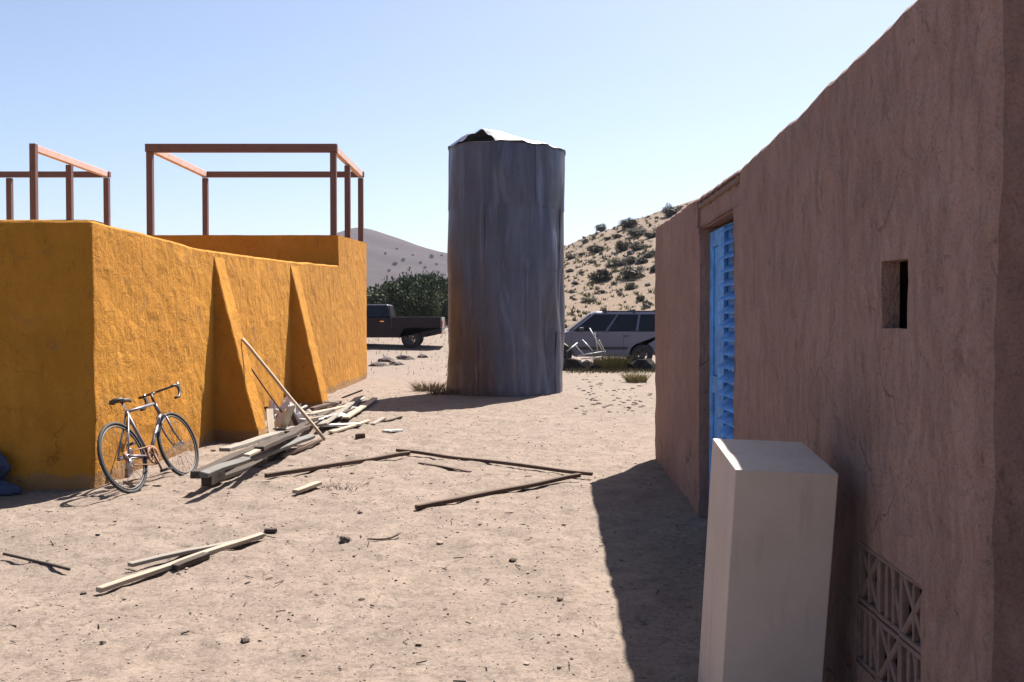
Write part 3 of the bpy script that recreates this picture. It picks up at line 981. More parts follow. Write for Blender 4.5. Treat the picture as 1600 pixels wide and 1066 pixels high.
# junipers on the near hill, found by marching the pixel ray onto the hillside
def on_hill(px, py):
    d = ray(px, py)
    t = 56.0
    while t < 235:
        p = Vector((0, 0, EYE)) + d * (t / d.y)
        if p.z < float(hill_right(p.x, p.y)): return p
        t += 0.4
    return None
crest = [(1051, 337, 34, 'dark round juniper on the skyline just above the brown house parapet'),
         (982, 357, 27, 'dark rounded juniper standing on the ridge crest above the silver car'),
         (939, 361, 18, 'small dark juniper on the ridge crest left of the larger rounded one'),
         (938, 440, 36, 'broad dark juniper midway up the hill above the windscreen of the silver car'),
         (988, 434, 40, 'wide olive juniper on the hillside straight above the silver car roof'),
         (920, 472, 26, 'low flat dark bush at the foot of the hill above the silver car bonnet'),
         (1001, 471, 15, 'small light green bush at the foot of the hill above the silver car')]
many_labels = {(931, 396): 'dark juniper on the tan slope a little below the small crest juniper', (972, 392): 'small juniper in the upper middle of the tan hillside',
               (997, 390): 'juniper on the upper right of the tan hillside left of the wall edge', (1014, 402): 'juniper on the tan hillside cut by the far edge of the brown wall',
               (967, 416): 'juniper left of the touching pair halfway up the tan hillside', (986, 412): 'juniper right of the touching pair halfway up the tan hillside',
               (995, 369): 'low spreading juniper just below the ridge crest', (1018, 372): 'low juniper just below the ridge next to the brown wall'}
many = [(893, 405, 16), (931, 396, 26), (972, 392, 20), (997, 390, 24), (1014, 402, 26), (967, 416, 26), (986, 412, 22),
        (987, 452, 18), (908, 428, 9), (940, 459, 11), (995, 369, 28), (965, 372, 15), (1018, 372, 20), (908, 400, 9),
        (900, 446, 9), (915, 380, 12), (950, 375, 10), (1022, 425, 14), (1012, 448, 9), (890, 425, 12), (960, 445, 10), (925, 412, 12),
        (1016, 478, 8), (898, 470, 8), (952, 418, 13), (1004, 412, 14), (905, 370, 9)]
for i, (px, py, w, lb) in enumerate(crest):
    p = on_hill(px, py)
    if p is None: p = dp(px, py, 124); p.z = float(hill_right(p.x, p.y))
    s = w / 1500 * p.y / 2
    bush('juniper', (p.x, p.y, p.z - 0.15 * s), s, lb, 'bush', 'junipers on the tan hillside', i % 4, sz=s * (0.5 if i == 5 else 0.8))
for i, (px, py, w) in enumerate(many):
    p = on_hill(px, py)
    if p is None: continue
    s = w / 1500 * p.y / 2 * 1.12
    bush('juniper', (p.x, p.y, p.z - 0.15 * s), s, many_labels.get((px, py), 'scrubby dark juniper among others on the tan hillside'), 'bush',
         'scattered junipers on the tan hillside', i % 4, sz=s * random.uniform(0.55, 0.85), full=w > 12)
# a few more out of sight of this lens, so that the hill does not stop at the wall
for i in range(34):
    x = random.uniform(27, 95); y = random.uniform(70, 122)
    s = random.uniform(0.6, 1.3)
    bush('juniper', (x, y, float(hill_right(x, y)) - 0.1), s, 'scrubby dark juniper among others on the tan hillside', 'bush',
         'scattered junipers on the tan hillside', i % 4, full=False)
# specks of scrub on the far hill
for i, (px, py, w) in enumerate([(617, 415, 8), (630, 408, 6), (674, 404, 7), (645, 400, 4), (657, 412, 5), (682, 415, 5), (602, 398, 4), (690, 400, 4), (640, 420, 4), (664, 420, 5), (608, 425, 5), (620, 390, 4)]):
    d = ray(px, py); t = 480.0; p = None
    while t < 1300:
        q = Vector((0, 0, EYE)) + d * (t / d.y)
        if q.z < float(hill_far(q.x, q.y)): p = q; break
        t += 2
    if p is None: continue
    s = w / 1500 * p.y / 2
    bush('shrub', p, s, 'dark speck of a shrub on the distant mauve hill', 'shrub', 'shrubs on the distant hill', i % 4, full=False)

# low scrub and tufts on the near hill: nobody could count them
vs, fs = [], []
r = random.Random(5)
for k in range(5200):
    x = r.uniform(-14, 34) if k < 2600 else r.uniform(34, 100); y = r.uniform(58, 124)
    z = float(hill_right(x, y)); s = r.uniform(0.10, 0.34)
    for q in range(9):
        a = r.uniform(0, 6.28); b_ = r.uniform(0, s)
        c = Vector((x + math.cos(a) * b_, y + math.sin(a) * b_, z - 0.05))
        i = len(vs)
        u = Vector((math.cos(a + 1.5), math.sin(a + 1.5), 0)) * s * 0.3
        vs += [tuple(c - u), tuple(c + u), tuple(c + Vector((math.cos(a) * s * .5, math.sin(a) * s * .5, s * r.uniform(.7, 1.3))))]
        fs.append((i, i + 1, i + 2))
scrub = pydata('scrub', vs, fs, M['sage'])
tag(scrub, 'low dry scrub covering the tan hillside', 'scrub', kind='stuff')

bmx = bmesh.new()
r = random.Random(8)
for k in range(900):
    x = r.uniform(-12, 40) if k < 520 else r.uniform(40, 100); y = r.uniform(57, 124); sz2 = r.choice((.08, .12, .16, .3)) * r.uniform(.7, 1.4)
    z = float(hill_right(x, y))
    n0 = len(bmx.verts)
    bmesh.ops.create_icosphere(bmx, subdivisions=1, radius=1, matrix=Matrix.Translation((x, y, z)) @ Euler((r.random() * 3, r.random() * 3, r.random() * 3)).to_matrix().to_4x4() @ Matrix.Diagonal((sz2 * 1.3, sz2, sz2 * .7, 1)))
    bmx.verts.ensure_lookup_table()
    for v in bmx.verts[n0:]: v.co += Vector((r.uniform(-.2, .2), r.uniform(-.2, .2), r.uniform(-.2, .2))) * sz2
tag(link_mesh('hill_rocks', bmx, M['rubble']), 'small rocks strewn over the tan hillside', 'rocks', kind='stuff')

# dark trees behind the pickup
def tree(loc, w, hgt, label, seed):
    e = empty('evergreen_tree', loc, label, 'tree', 'dark trees behind the pickup')
    fm = foliage_mesh('foliage', w / 2, hgt * 0.45, 110, 150, 0.17, M['tree_leaf'], seed=seed)
    cm = core_mesh('crown', w / 2 * 0.72, hgt * 0.42, M['tree_leaf'], seed)
    c = bpy.data.objects.new('crown', cm); COL.objects.link(c); c.parent = e
    f = bpy.data.objects.new('foliage', fm); COL.objects.link(f); f.parent = c
    c.location.z = hgt * 0.06
    tb = bmesh.new()
    tube(tb, [(0, 0, -0.3), (0.05, 0, hgt * 0.3), (0.0, 0.05, hgt * 0.6)], [w * 0.06, w * 0.045, w * 0.02], 8)
    branches(tb, hgt * 0.7, w * 0.35, w * 0.03, 6, seed)
    link_mesh('trunk', tb, M['bark'], e)
for (px, D, w, ytop, lb, sd) in ((605, 56, 2.6, 449, 'low dull green tree at the left end behind the pickup cab', 31),
                                 (641, 55, 3.4, 434, 'bushy dark green tree behind the pickup bed', 32),
                                 (676, 57, 3.2, 431, 'tallest dark green tree behind the pickup tailgate beside the tank', 33),
                                 (706, 60, 3.0, 440, 'dark green tree mostly hidden behind the left edge of the tank', 34),
                                 (624, 60, 2.6, 446, 'small dark tree between two taller ones behind the pickup', 35)):
    p = dp(px, 500, D)
    z0 = gz(p.x, p.y) - 0.1
    top = EYE + (500 - ytop) / 1500 * D
    tree((p.x, p.y, z0), w, (top - z0) * 1.02, lb, sd)

# ------------------------------------------------------------------ vehicles
def ngon_extrude(bm, prof, y0, y1, taper=None):
    A = [bm.verts.new((x, y0, z)) for x, z in prof]; B = [bm.verts.new((x, y1, z)) for x, z in prof]
    n = len(prof)
    for i in range(n): bm.faces.new((A[i], A[(i + 1) % n], B[(i + 1) % n], B[i]))
    fa = bm.faces.new(A[::-1]); fb = bm.faces.new(B)
    bmesh.ops.triangulate(bm, faces=[fa, fb])
    bmesh.ops.recalc_face_normals(bm, faces=bm.faces)

def arch(cx, r, z0, n=9):
    return [(cx + r * math.cos(math.pi * k / n), z0 + r * math.sin(math.pi * k / n)) for k in range(n + 1)]

def wheel(parent, x, y, r, wd, side):
    b = bmesh.new()
    prof = [(r * .62, -wd / 2), (r * .9, -wd / 2), (r, -wd * .32), (r, wd * .32), (r * .9, wd / 2), (r * .62, wd / 2)]
    lathe_y(b, prof, x, r, 28, y)
    w = link_mesh('wheel', b, M['rubber'], parent, True)
    b = bmesh.new()
    lathe_y(b, [(r * .63, -wd * .4), (r * .60, side * wd * .42), (r * .52, side * wd * .40), (r * .5, side * wd * .2)], x, r, 28, y)
    for k in range(6):
        a = 2 * math.pi * k / 6
        bar(b, (x, y + side * wd * .33, r), (x + math.cos(a) * r * .55, y + side * wd * .36, r + math.sin(a) * r * .55), r * .18, wd * .1, (0, 1, 0))
    lathe_y(b, [(r * .16, side * wd * .30), (r * .14, side * wd * .42), (0.001, side * wd * .43)], x, r, 14, y)
    link_mesh('rim', b, M['rim_dark'], w)
    return w

def panel(name, parent, corners, mat, out, th=0.012, bev=0.0):
    """a pane laid on a face: corners in order, pushed out along the vector"""
    b = bmesh.new()
    o = Vector(out)
    A = [b.verts.new(Vector(c) + o * 0.004) for c in corners]; B = [b.verts.new(Vector(c) + o * (0.004 + th)) for c in corners]
    n = len(A)
    for i in range(n): b.faces.new((A[i], A[(i + 1) % n], B[(i + 1) % n], B[i]))
    b.faces.new(A[::-1]); b.faces.new(B)
    bmesh.ops.recalc_face_normals(b, faces=b.faces)
    o = link_mesh(name, b, mat, parent)
    if bev: bevel_mod(o, bev, 2)
    return o

def frustum(bm, lo, hi, z0, z1, w0, w1):
    (a0, a1), (b0, b1) = lo, hi
    vs = [bm.verts.new(p) for p in ((a0, -w0, z0), (a1, -w0, z0), (a1, w0, z0), (a0, w0, z0), (b0, -w1, z1), (b1, -w1, z1), (b1, w1, z1), (b0, w1, z1))]
    for f in ((3, 2, 1, 0), (4, 5, 6, 7), (0, 1, 5, 4), (1, 2, 6, 5), (2, 3, 7, 6), (3, 0, 4, 7)): bm.faces.new([vs[i] for i in f])

def side_panes(parent, lo, hi, z0, z1, w0, w1, cuts, zr=(0.10, 0.86)):
    for s in (-1, 1):
        nrm = Vector((0, s * (z1 - z0), w0 - w1)).normalized()
        def pt(u, v):
            a = lo[0] + (lo[1] - lo[0]) * u; c = hi[0] + (hi[1] - hi[0]) * u
            return Vector((a + (c - a) * v, s * (w0 + (w1 - w0) * v), z0 + (z1 - z0) * v))
        for u0, u1 in cuts:
            panel('window', parent, [pt(u0, zr[0]), pt(u1, zr[0]), pt(u1, zr[1]), pt(u0, zr[1])], M['glass'], nrm, 0.01)

# silver suv, nose to the left, partly behind tank and wall
SY = 31.6
sz_ = gz(3, SY)
suv = empty('parked_suv', (4.28 + 1.12, SY + 0.9, sz_), 'silver suv with roof bars parked between the tank and the brown house', 'car', None, (0, 0, R(180)))
hw = 0.91
prof = [(0.02, 0.42), (0.0, 0.62), (0.04, 1.08), (0.25, 1.12), (3.5, 1.13), (3.75, 1.08), (4.5, 0.98), (4.66, 0.86), (4.70, 0.6), (4.66, 0.36)] \
    + [(3.78 + 0.44, 0.32)] + arch(3.78, 0.43, 0.34)[0:] + [(3.78 - 0.44, 0.30), (1.12 + 0.44, 0.30)] + arch(1.12, 0.43, 0.34) + [(1.12 - 0.44, 0.34)]
b = bmesh.new(); ngon_extrude(b, prof, -hw, hw)
bevel_mod(link_mesh('body', b, M['car_silver'], suv), 0.018, 2, 40)
lo, hi, z0, z1, w0, w1 = (0.06, 3.60), (0.36, 2.66), 1.10, 1.80, 0.87, 0.66
b = bmesh.new(); frustum(b, lo, hi, z0, z1, w0, w1)
bevel_mod(link_mesh('cabin', b, M['car_silver'], suv), 0.11, 4, 30)
side_panes(suv, lo, hi, z0, z1, w0, w1, [(0.05, 0.335), (0.36, 0.625), (0.65, 0.95)], (0.06, 0.84))
def fz(v): return z0 + (z1 - z0) * v
for end, nx in ((1, 1), (0, -1)):
    xx = lambda v: lo[end] + (hi[end] - lo[end]) * v
    ww = lambda v: w0 + (w1 - w0) * v
    nr = Vector((nx * (z1 - z0), 0, abs(hi[end] - lo[end]))).normalized()
    panel('windscreen' if end else 'rear_window', suv, [(xx(.1), -ww(.1) + .06, fz(.1)), (xx(.1), ww(.1) - .06, fz(.1)), (xx(.88), ww(.88) - .06, fz(.88)), (xx(.88), -ww(.88) + .06, fz(.88))], M['glass'], nr, 0.01)
for s in (-1, 1):
    wheel(suv, 3.78, s * 0.80, 0.36, 0.24, s); wheel(suv, 1.12, s * 0.80, 0.36, 0.24, s)
    panel('taillight', suv, [(0.02, s * 0.84, 0.80), (0.03, s * 0.62, 0.80), (0.05, s * 0.62, 1.05), (0.04, s * 0.84, 1.05)], M['lamp_red'], (-1, 0, 0), 0.02)
    panel('headlight', suv, [(4.66, s * 0.84, 0.68), (4.68, s * 0.52, 0.68), (4.62, s * 0.52, 0.86), (4.58, s * 0.84, 0.86)], M['lamp_white'], (1, 0, 0), 0.03)
    for dxh in (1.55, 2.55):
        b = bmesh.new(); bar(b, (dxh, s * 0.935, 0.98), (dxh + 0.16, s * 0.935, 0.98), 0.03, 0.03)
        link_mesh('door_handle', b, M['car_black'], suv)
    for dxh in (1.72, 2.68, 3.42):
        b = bmesh.new(); box(b, dxh, dxh + 0.012, s * hw - 0.002, s * hw + 0.003, 0.42, 1.08)
        link_mesh('door_gap', b, M['car_black'], suv)
    b = bmesh.new(); bar(b, (1.6, s * 0.92, 0.58), (3.3, s * 0.92, 0.58), 0.03, 0.09); link_mesh('side_moulding', b, M['car_black'], suv)
    b = bmesh.new(); box(b, 3.05, 3.2, min(s * .88, s * 1.06), max(s * .88, s * 1.06), 1.12, 1.26); bevel_mod(link_mesh('mirror', b, M['car_black'], suv), 0.03)
    b = bmesh.new(); bar(b, (0.5, s * 0.60, 1.80), (2.4, s * 0.60, 1.80), 0.04, 0.03); link_mesh('roof_rail', b, M['car_black'], suv)
for xx_ in (1.35, 2.3):
    b = bmesh.new(); bar(b, (xx_, -0.66, 1.84), (xx_, 0.66, 1.84), 0.06, 0.035); box(b, xx_ - .04, xx_ + .04, -0.68, -0.62, 1.74, 1.86); box(b, xx_ - .04, xx_ + .04, 0.62, 0.68, 1.74, 1.86)
    link_mesh('roof_bar', b, M['car_black'], suv)
b = bmesh.new(); box(b, -0.06, 0.06, -0.86, 0.86, 0.40, 0.60); bevel_mod(link_mesh('bumper', b, M['car_black'], suv), 0.03)
b = bmesh.new(); box(b, 4.64, 4.76, -0.86, 0.86, 0.36, 0.56); bevel_mod(link_mesh('bumper', b, M['car_black'], suv), 0.03)

# dark pickup, nose to the left behind the yellow house
PY = 39.0
pick = empty('parked_pickup', (-2.86, PY + 0.95, gz(-4, PY) ), 'dark navy pickup truck parked beyond the yellow house', 'pickup truck', None, (0, 0, R(180)))
hw = 0.93
prof = [(0.02, 0.58), (0.0, 0.72), (0.0, 0.80), (2.05, 0.80), (2.05, 1.22), (3.75, 1.22), (4.0, 1.18), (5.0, 1.08), (5.18, 0.95), (5.2, 0.55), (5.1, 0.45)] \
    + [(4.3 + .46, 0.42)] + arch(4.3, 0.45, 0.40) + [(4.3 - .46, 0.42), (1.27 + .46, 0.42)] + arch(1.27, 0.45, 0.40) + [(1.27 - .46, 0.46)]
b = bmesh.new(); ngon_extrude(b, prof, -hw, hw)
bevel_mod(link_mesh('body', b, M['car_navy'], pick), 0.015, 2, 40)
for s in (-1, 1):
    b = bmesh.new(); box(b, 0.06, 2.03, min(s * (hw - .10), s * (hw - .002)), max(s * (hw - .10), s * (hw - .002)), 0.795, 1.24); bevel_mod(link_mesh('bed_side', b, M['car_navy'], pick), 0.02)
    b = bmesh.new(); bar(b, (0.05, s * (hw - .05), 1.255), (2.03, s * (hw - .05), 1.255), 0.10, 0.025); link_mesh('bed_rail', b, M['scrap'], pick)
    wheel(pick, 4.3, s * 0.80, 0.38, 0.25, s); wheel(pick, 1.27, s * 0.80, 0.38, 0.25, s)
    panel('taillight', pick, [(0.0, s * 0.90, 0.84), (0.0, s * 0.78, 0.84), (0.0, s * 0.78, 1.10), (0.0, s * 0.90, 1.10)], M['lamp_red'], (-1, 0, 0), 0.03)
    panel('headlight', pick, [(5.17, s * 0.86, 0.78), (5.17, s * 0.55, 0.78), (5.13, s * 0.55, 0.98), (5.13, s * 0.86, 0.98)], M['lamp_white'], (1, 0, 0), 0.03)
    b = bmesh.new(); box(b, 3.45, 3.58, min(s * .9, s * 1.10), max(s * .9, s * 1.10), 1.22, 1.40); bevel_mod(link_mesh('mirror', b, M['car_black'], pick), 0.03)
    b = bmesh.new(); bar(b, (2.35, s * 0.95, 1.08), (2.5, s * 0.95, 1.08), 0.03, 0.03); link_mesh('door_handle', b, M['chrome'], pick)
b = bmesh.new(); box(b, 0.0, 0.055, -hw + .01, hw - .01, 0.805, 1.25); bevel_mod(link_mesh('tailgate', b, M['scrap'], pick), 0.015)
b = bmesh.new(); box(b, -0.16, 0.0, -0.92, 0.92, 0.56, 0.72); bevel_mod(link_mesh('bumper', b, M['chrome'], pick), 0.03)
b = bmesh.new(); box(b, 5.16, 5.30, -0.92, 0.92, 0.48, 0.68); bevel_mod(link_mesh('bumper', b, M['chrome'], pick), 0.03)
lo, hi, z0, z1, w0, w1 = (2.06, 3.78), (2.18, 3.2), 1.21, 1.78, 0.88, 0.72
b = bmesh.new(); frustum(b, lo, hi, z0, z1, w0, w1)
bevel_mod(link_mesh('cab', b, M['car_navy'], pick), 0.09, 4, 30)
side_panes(pick, lo, hi, z0, z1, w0, w1, [(0.07, 0.22), (0.26, 0.92)])
for end, nx in ((1, 1), (0, -1)):
    xx = lambda v: lo[end] + (hi[end] - lo[end]) * v
    ww = lambda v: w0 + (w1 - w0) * v
    nr = Vector((nx * (z1 - z0), 0, abs(hi[end] - lo[end]))).normalized()
    panel('windscreen' if end else 'rear_window', pick, [(xx(.1), -ww(.1) + .08, fz(.1)), (xx(.1), ww(.1) - .08, fz(.1)), (xx(.88), ww(.88) - .08, fz(.88)), (xx(.88), -ww(.88) + .08, fz(.88))], M['glass'], nr, 0.01)

# ------------------------------------------------------------------ bicycle leaning on the yellow wall
A_ = Vector((-3.55, 8.98, -0.012)); B_ = Vector((-3.37, 9.92, -0.012))
fwd = (B_ - A_).normalized()
LEAN = R(19)
left = Vector((-fwd.y, fwd.x, 0))
up = (Vector((0, 0, 1)) * math.cos(LEAN) + left * math.sin(LEAN)).normalized()
lat = up.cross(fwd)
bike = empty('bicycle', A_, 'old road bicycle with dropped bars leaning against the yellow wall corner', 'bicycle')
bike.rotation_mode = 'QUATERNION'
bike.rotation_quaternion = Matrix((fwd, lat, up)).transposed().to_quaternion()
WB = 0.98; WR = 0.335
def bpart(name, fn, mat, parent=None, smooth=True):
    b = bmesh.new(); fn(b)
    return link_mesh(name, b, mat, parent or bike, smooth)
def bike_wheel(x, steer=0):
    w = bpart('wheel', lambda b: tube(b, [(x + WR * math.cos(t), 0, WR + WR * math.sin(t)) for t in (2 * math.pi * k / 48 for k in range(48))], 0.0165, 8, True), M['rubber'])
    bpart('rim', lambda b: tube(b, [(x + (WR - .028) * math.cos(t), 0, WR + (WR - .028) * math.sin(t)) for t in (2 * math.pi * k / 48 for k in range(48))], 0.009, 6, True), M['bike_rim'], w)
    def spk(b):
        for k in range(28):
            t = 2 * math.pi * k / 28; s = 1 if k % 2 else -1
            t2 = t + (0.5 if (k // 2) % 2 else -0.5)
            tube(b, [(x + 0.02 * math.cos(t2), s * 0.03, WR + 0.02 * math.sin(t2)), (x + (WR - .03) * math.cos(t), 0, WR + (WR - .03) * math.sin(t))], 0.0014, 4)
    bpart('spokes', spk, M['bike_rim'], w)
    bpart('hub', lambda b: tube(b, [(x, -0.055, WR), (x, 0.055, WR)], 0.02, 10), M['chrome'], w)
    return w
bike_wheel(0.0); bike_wheel(WB)
BBk = (0.42, 0, 0.285); ST = (0.275, 0, 0.76); HT = (0.79, 0, 0.80); HB = (0.825, 0, 0.68)
def frame_f(b):
    tube(b, [BBk, ST], 0.016, 8); tube(b, [ST, HT], 0.015, 8); tube(b, [BBk, HB], 0.018, 8)
    tube(b, [HT, HB], 0.019, 8)
    for s in (-1, 1):
        tube(b, [(BBk[0], s * .02, BBk[2]), (0, s * .06, WR)], 0.010, 6); tube(b, [(ST[0], s * .015, ST[2] - .02), (0, s * .06, WR)], 0.009, 6)
    tube(b, [(BBk[0], -.04, BBk[2]), (BBk[0], .04, BBk[2])], 0.026, 10)
bpart('frame', frame_f, M['bike_frame'])
def fork_f(b):
    tube(b, [(0.832, -.05, 0.655), (0.832, .05, 0.655)], 0.014, 6)
    for s in (-1, 1): tube(b, [(0.832, s * .05, 0.65), (0.885, s * .05, 0.48), (0.93, s * .05, 0.40), (WB, s * .05, WR)], [0.012, 0.012, 0.010, 0.008], 6)
bpart('fork', fork_f, M['bike_frame'])
bpart('seat_post', lambda b: tube(b, [ST, (0.25, 0, 0.86)], 0.0125, 8), M['chrome'])
def saddle_f(b):
    rows = []
    for i, (x, w, z) in enumerate(((0.12, .03, .875), (0.14, .07, .895), (0.20, .065, .895), (0.28, .03, .885), (0.36, .02, .885), (0.40, .012, .875))):
        rows.append([b.verts.new((x, w * c, z + dz)) for c, dz in ((-1, -.02), (-.7, .006), (0, .014), (.7, .006), (1, -.02), (0, -.03))])
    for r0, r1 in zip(rows[:-1], rows[1:]):
        for k in range(6): b.faces.new((r0[k], r0[(k + 1) % 6], r1[(k + 1) % 6], r1[k]))
    b.faces.new(rows[0]); b.faces.new(rows[-1][::-1])
    bmesh.ops.recalc_face_normals(b, faces=b.faces)
bpart('saddle', saddle_f, M['leather'])
def bars_f(b):
    tube(b, [HT, (0.78, 0, 0.90)], 0.013, 8); tube(b, [(0.78, 0, 0.895), (0.87, 0, 0.915)], 0.012, 8)
    tube(b, [(0.87, -.19, 0.915), (0.87, .19, 0.915)], 0.012, 8)
    for s in (-1, 1):
        tube(b, [(0.87, s * .19, 0.915), (0.93, s * .2, 0.925), (0.975, s * .2, 0.90), (0.975, s * .2, 0.85), (0.93, s * .205, 0.80), (0.85, s * .205, 0.79)], 0.014, 8)
bpart('handlebar', bars_f, M['bike_dark'])
for s in (-1, 1):
    def lever_f(b):
        tube(b, [(0.965, s * .2, 0.915), (0.995, s * .2, 0.945), (1.01, s * .2, 0.90), (1.02, s * .2, 0.83)], [0.014, 0.016, 0.008, 0.006], 6)
    bpart('brake_lever', lever_f, M['chrome'])
def crank_f(b):
    lathe_y(b, [(0.098, -.045), (0.098, -.050), (0.060, -.050), (0.060, -.045), (0.098, -.045)], BBk[0], BBk[2], 30)
    for k in range(5):
        a = 2 * math.pi * k / 5
        bar(b, (BBk[0], -.048, BBk[2]), (BBk[0] + .08 * math.cos(a), -.048, BBk[2] + .08 * math.sin(a)), 0.004, 0.016, (0, 1, 0))
    tube(b, [(BBk[0], -.06, BBk[2]), (BBk[0] + .02, -.07, BBk[2] - .17)], 0.010, 6); tube(b, [(BBk[0], .06, BBk[2]), (BBk[0] - .02, .07, BBk[2] + .17)], 0.010, 6)
cr = bpart('crankset', crank_f, M['bike_rust'])
bpart('pedal', lambda b: box(b, BBk[0] - .03, BBk[0] + .07, -.16, -.075, BBk[2] - .185, BBk[2] - .16), M['bike_dark'], cr, False)
bpart('pedal', lambda b: box(b, BBk[0] - .07, BBk[0] + .03, .075, .16, BBk[2] + .16, BBk[2] + .185), M['bike_dark'], cr, False)
bpart('chain', lambda b: (tube(b, [(BBk[0], -.048, BBk[2] + .095), (0, -.048, WR + .035)], 0.006, 4), tube(b, [(BBk[0], -.048, BBk[2] - .095), (0.02, -.048, WR - .09), (0, -.048, WR - .035)], 0.006, 4)), M['bike_rust'])
bpart('sprocket', lambda b: lathe_y(b, [(0.045, -.03), (0.045, -.052), (0.01, -.052)], 0, WR, 20), M['bike_rust'])
bpart('derailleur', lambda b: bar(b, (0.01, -.05, WR - .03), (0.03, -.05, WR - .11), 0.016, 0.03), M['chrome'])
# pale rag caught by the rear wheel
def rag_mesh(c, rx, ry, rz, seed, n=10):
    b = bmesh.new()
    bmesh.ops.create_icosphere(b, subdivisions=3, radius=1)
    for v in b.verts:
        k = 0.75 + 0.5 * noise.noise(v.co * 1.7 + Vector((seed, 0, 0))) + 0.22 * noise.noise(v.co * 5 + Vector((seed, 3, 0)))
        z = v.co.z * k
        if z < -0.35: z = -0.35
        v.co = Vector((v.co.x * rx * k, v.co.y * ry * k, (z + 0.35) * rz))
    o = link_mesh('plastic_sheet', b, M['cloth'], None, False)
    o.location = c
    return o

# ------------------------------------------------------------------ planks and sticks
def plank(name, a, b, w, t, mat, label, cat, group=None, roll=0.0, warp=0.006, pole=False):
    a = Vector(a); b = Vector(b)
    L = (b - a).length
    d = (b - a).normalized()
    s = d.cross(Vector((0, 0, 1)))
    if s.length < 1e-3: s = Vector((1, 0, 0))
    s.normalize(); u = s.cross(d).normalized()
    bmx = bmesh.new()
    n = max(4, int(L / 0.18))
    sd = random.random() * 50
    def wob(i): return (warp * noise.noise(Vector((i * .35, sd, 0))) * 2, warp * noise.noise(Vector((i * .35, sd, 9))) * 2)
    if pole:
        tube(bmx, [(-L / 2 + L * i / n, wob(i)[0] * 2, wob(i)[1]) for i in range(n + 1)], [t / 2 * (1 + .15 * noise.noise(Vector((i, sd, 4)))) for i in range(n + 1)], 8)
    else:
        rows = []
        for i in range(n + 1):
            x = -L / 2 + L * i / n
            oy, oz = wob(i)
            if i in (0, n): x += random.uniform(-.006, .006)
            rows.append([bmx.verts.new((x + (random.uniform(-.008, .008) if i in (0, n) else 0), oy + p * w / 2, oz + q * t / 2)) for p, q in ((-1, -1), (1, -1), (1, 1), (-1, 1))])
        for r0, r1 in zip(rows[:-1], rows[1:]):
            for k in range(4): bmx.faces.new((r0[k], r0[(k + 1) % 4], r1[(k + 1) % 4], r1[k]))
        bmx.faces.new(rows[0][::-1]); bmx.faces.new(rows[-1])
    bmesh.ops.recalc_face_normals(bmx, faces=bmx.faces)
    o = link_mesh(name, bmx, mat, None, pole)
    o.location = (a + b) / 2
    m = Matrix((d, -s, u)).transposed() @ Matrix.Rotation(roll, 3, 'X')
    o.rotation_euler = m.to_euler()
    if not pole: bevel_mod(o, min(w, t) * 0.12, 1)
    return tag(o, label, cat, group)

def gpl(name, p0, p1, w, t, mat, label, cat, group=None, z=None, zb=None, **k):
    za = (t / 2 + 0.004) if z is None else z
    zb_ = za if zb is None else zb
    a, b = gp(*p0, za), gp(*p1, zb_)
    need = 0.0
    for i in range(41):
        p = a.lerp(b, i / 40)
        need = max(need, gz(p.x, p.y) + float(relief(p.x, p.y)) + t * 0.25 - p.z)
    up_ = Vector((0, 0, need))
    return plank(name, a + up_, b + up_, w, t, mat, label, cat, group, **k)

WG = 'loose timbers in the woodpile by the buttresses'
gpl('beam', (318, 741), (488, 680), 0.085, 0.045, M['wood_beam'], 'long weathered grey beam lying along the front of the woodpile', 'beam', WG, z=0.24, zb=0.13, roll=0.25)
gpl('beam', (306, 742), (434, 686), 0.10, 0.07, M['wood_dark'], 'long dark beam lying just behind the grey front beam of the woodpile', 'beam', WG, z=0.20, zb=0.14)
gpl('beam', (330, 752), (408, 722), 0.16, 0.05, M['wood_dark'], 'short dark board under the grey front beam of the woodpile', 'board', WG, z=0.03)
gpl('plank', (350, 703), (462, 668), 0.12, 0.04, M['wood_grey'], 'grey plank at the back of the woodpile touching the first buttress', 'plank', WG, z=0.20, zb=0.14)
gpl('plank', (385, 712), (470, 674), 0.06, 0.025, M['wood_lath'], 'pale plank lying on top of the middle of the woodpile', 'plank', WG, z=0.27, zb=0.20, roll=0.12)
gpl('plank', (405, 701), (478, 668), 0.10, 0.05, M['wood_dark'], 'dark plank on top of the woodpile beside the white sheeting', 'plank', WG, z=0.26, zb=0.22)
gpl('plank', (503, 664), (562, 620), 0.15, 0.03, M['wood_grey'], 'grey plank pointing towards the tank at the far end of the woodpile', 'plank', WG, z=0.12, zb=0.10, roll=-0.2)
gpl('plank', (500, 668), (560, 662), 0.18, 0.03, M['wood_white'], 'broad white board lying flat at the right end of the woodpile', 'board', WG, z=0.06, zb=0.04)
gpl('plank', (516, 677), (575, 658), 0.07, 0.03, M['wood_pale'], 'narrow pale lath in front of the broad white board', 'lath', WG, z=0.03)
gpl('plank', (470, 650), (545, 634), 0.12, 0.03, M['wood_lath'], 'pale pine board at the back of the woodpile by the second buttress', 'board', WG, z=0.14, zb=0.10)
gpl('plank', (486, 640), (530, 628), 0.09, 0.06, M['wood_stick'], 'reddish brown timber at the foot of the second buttress', 'timber', WG, z=0.06)
gpl('plank', (540, 650), (586, 624), 0.12, 0.03, M['wood_lath'], 'bright pine offcut at the tip of the tank shadow', 'plank', WG, z=0.08, zb=0.03)
gpl('plank', (450, 676), (520, 640), 0.09, 0.04, M['wood_dark'], 'dark timber crossing the middle of the woodpile', 'timber', WG, z=0.20, zb=0.12)
gpl('plank', (426, 690), (421, 640), 0.09, 0.03, M['wood_lath'], 'short pine board standing against the foot of the first buttress', 'board', WG, z=0.05, zb=0.40)
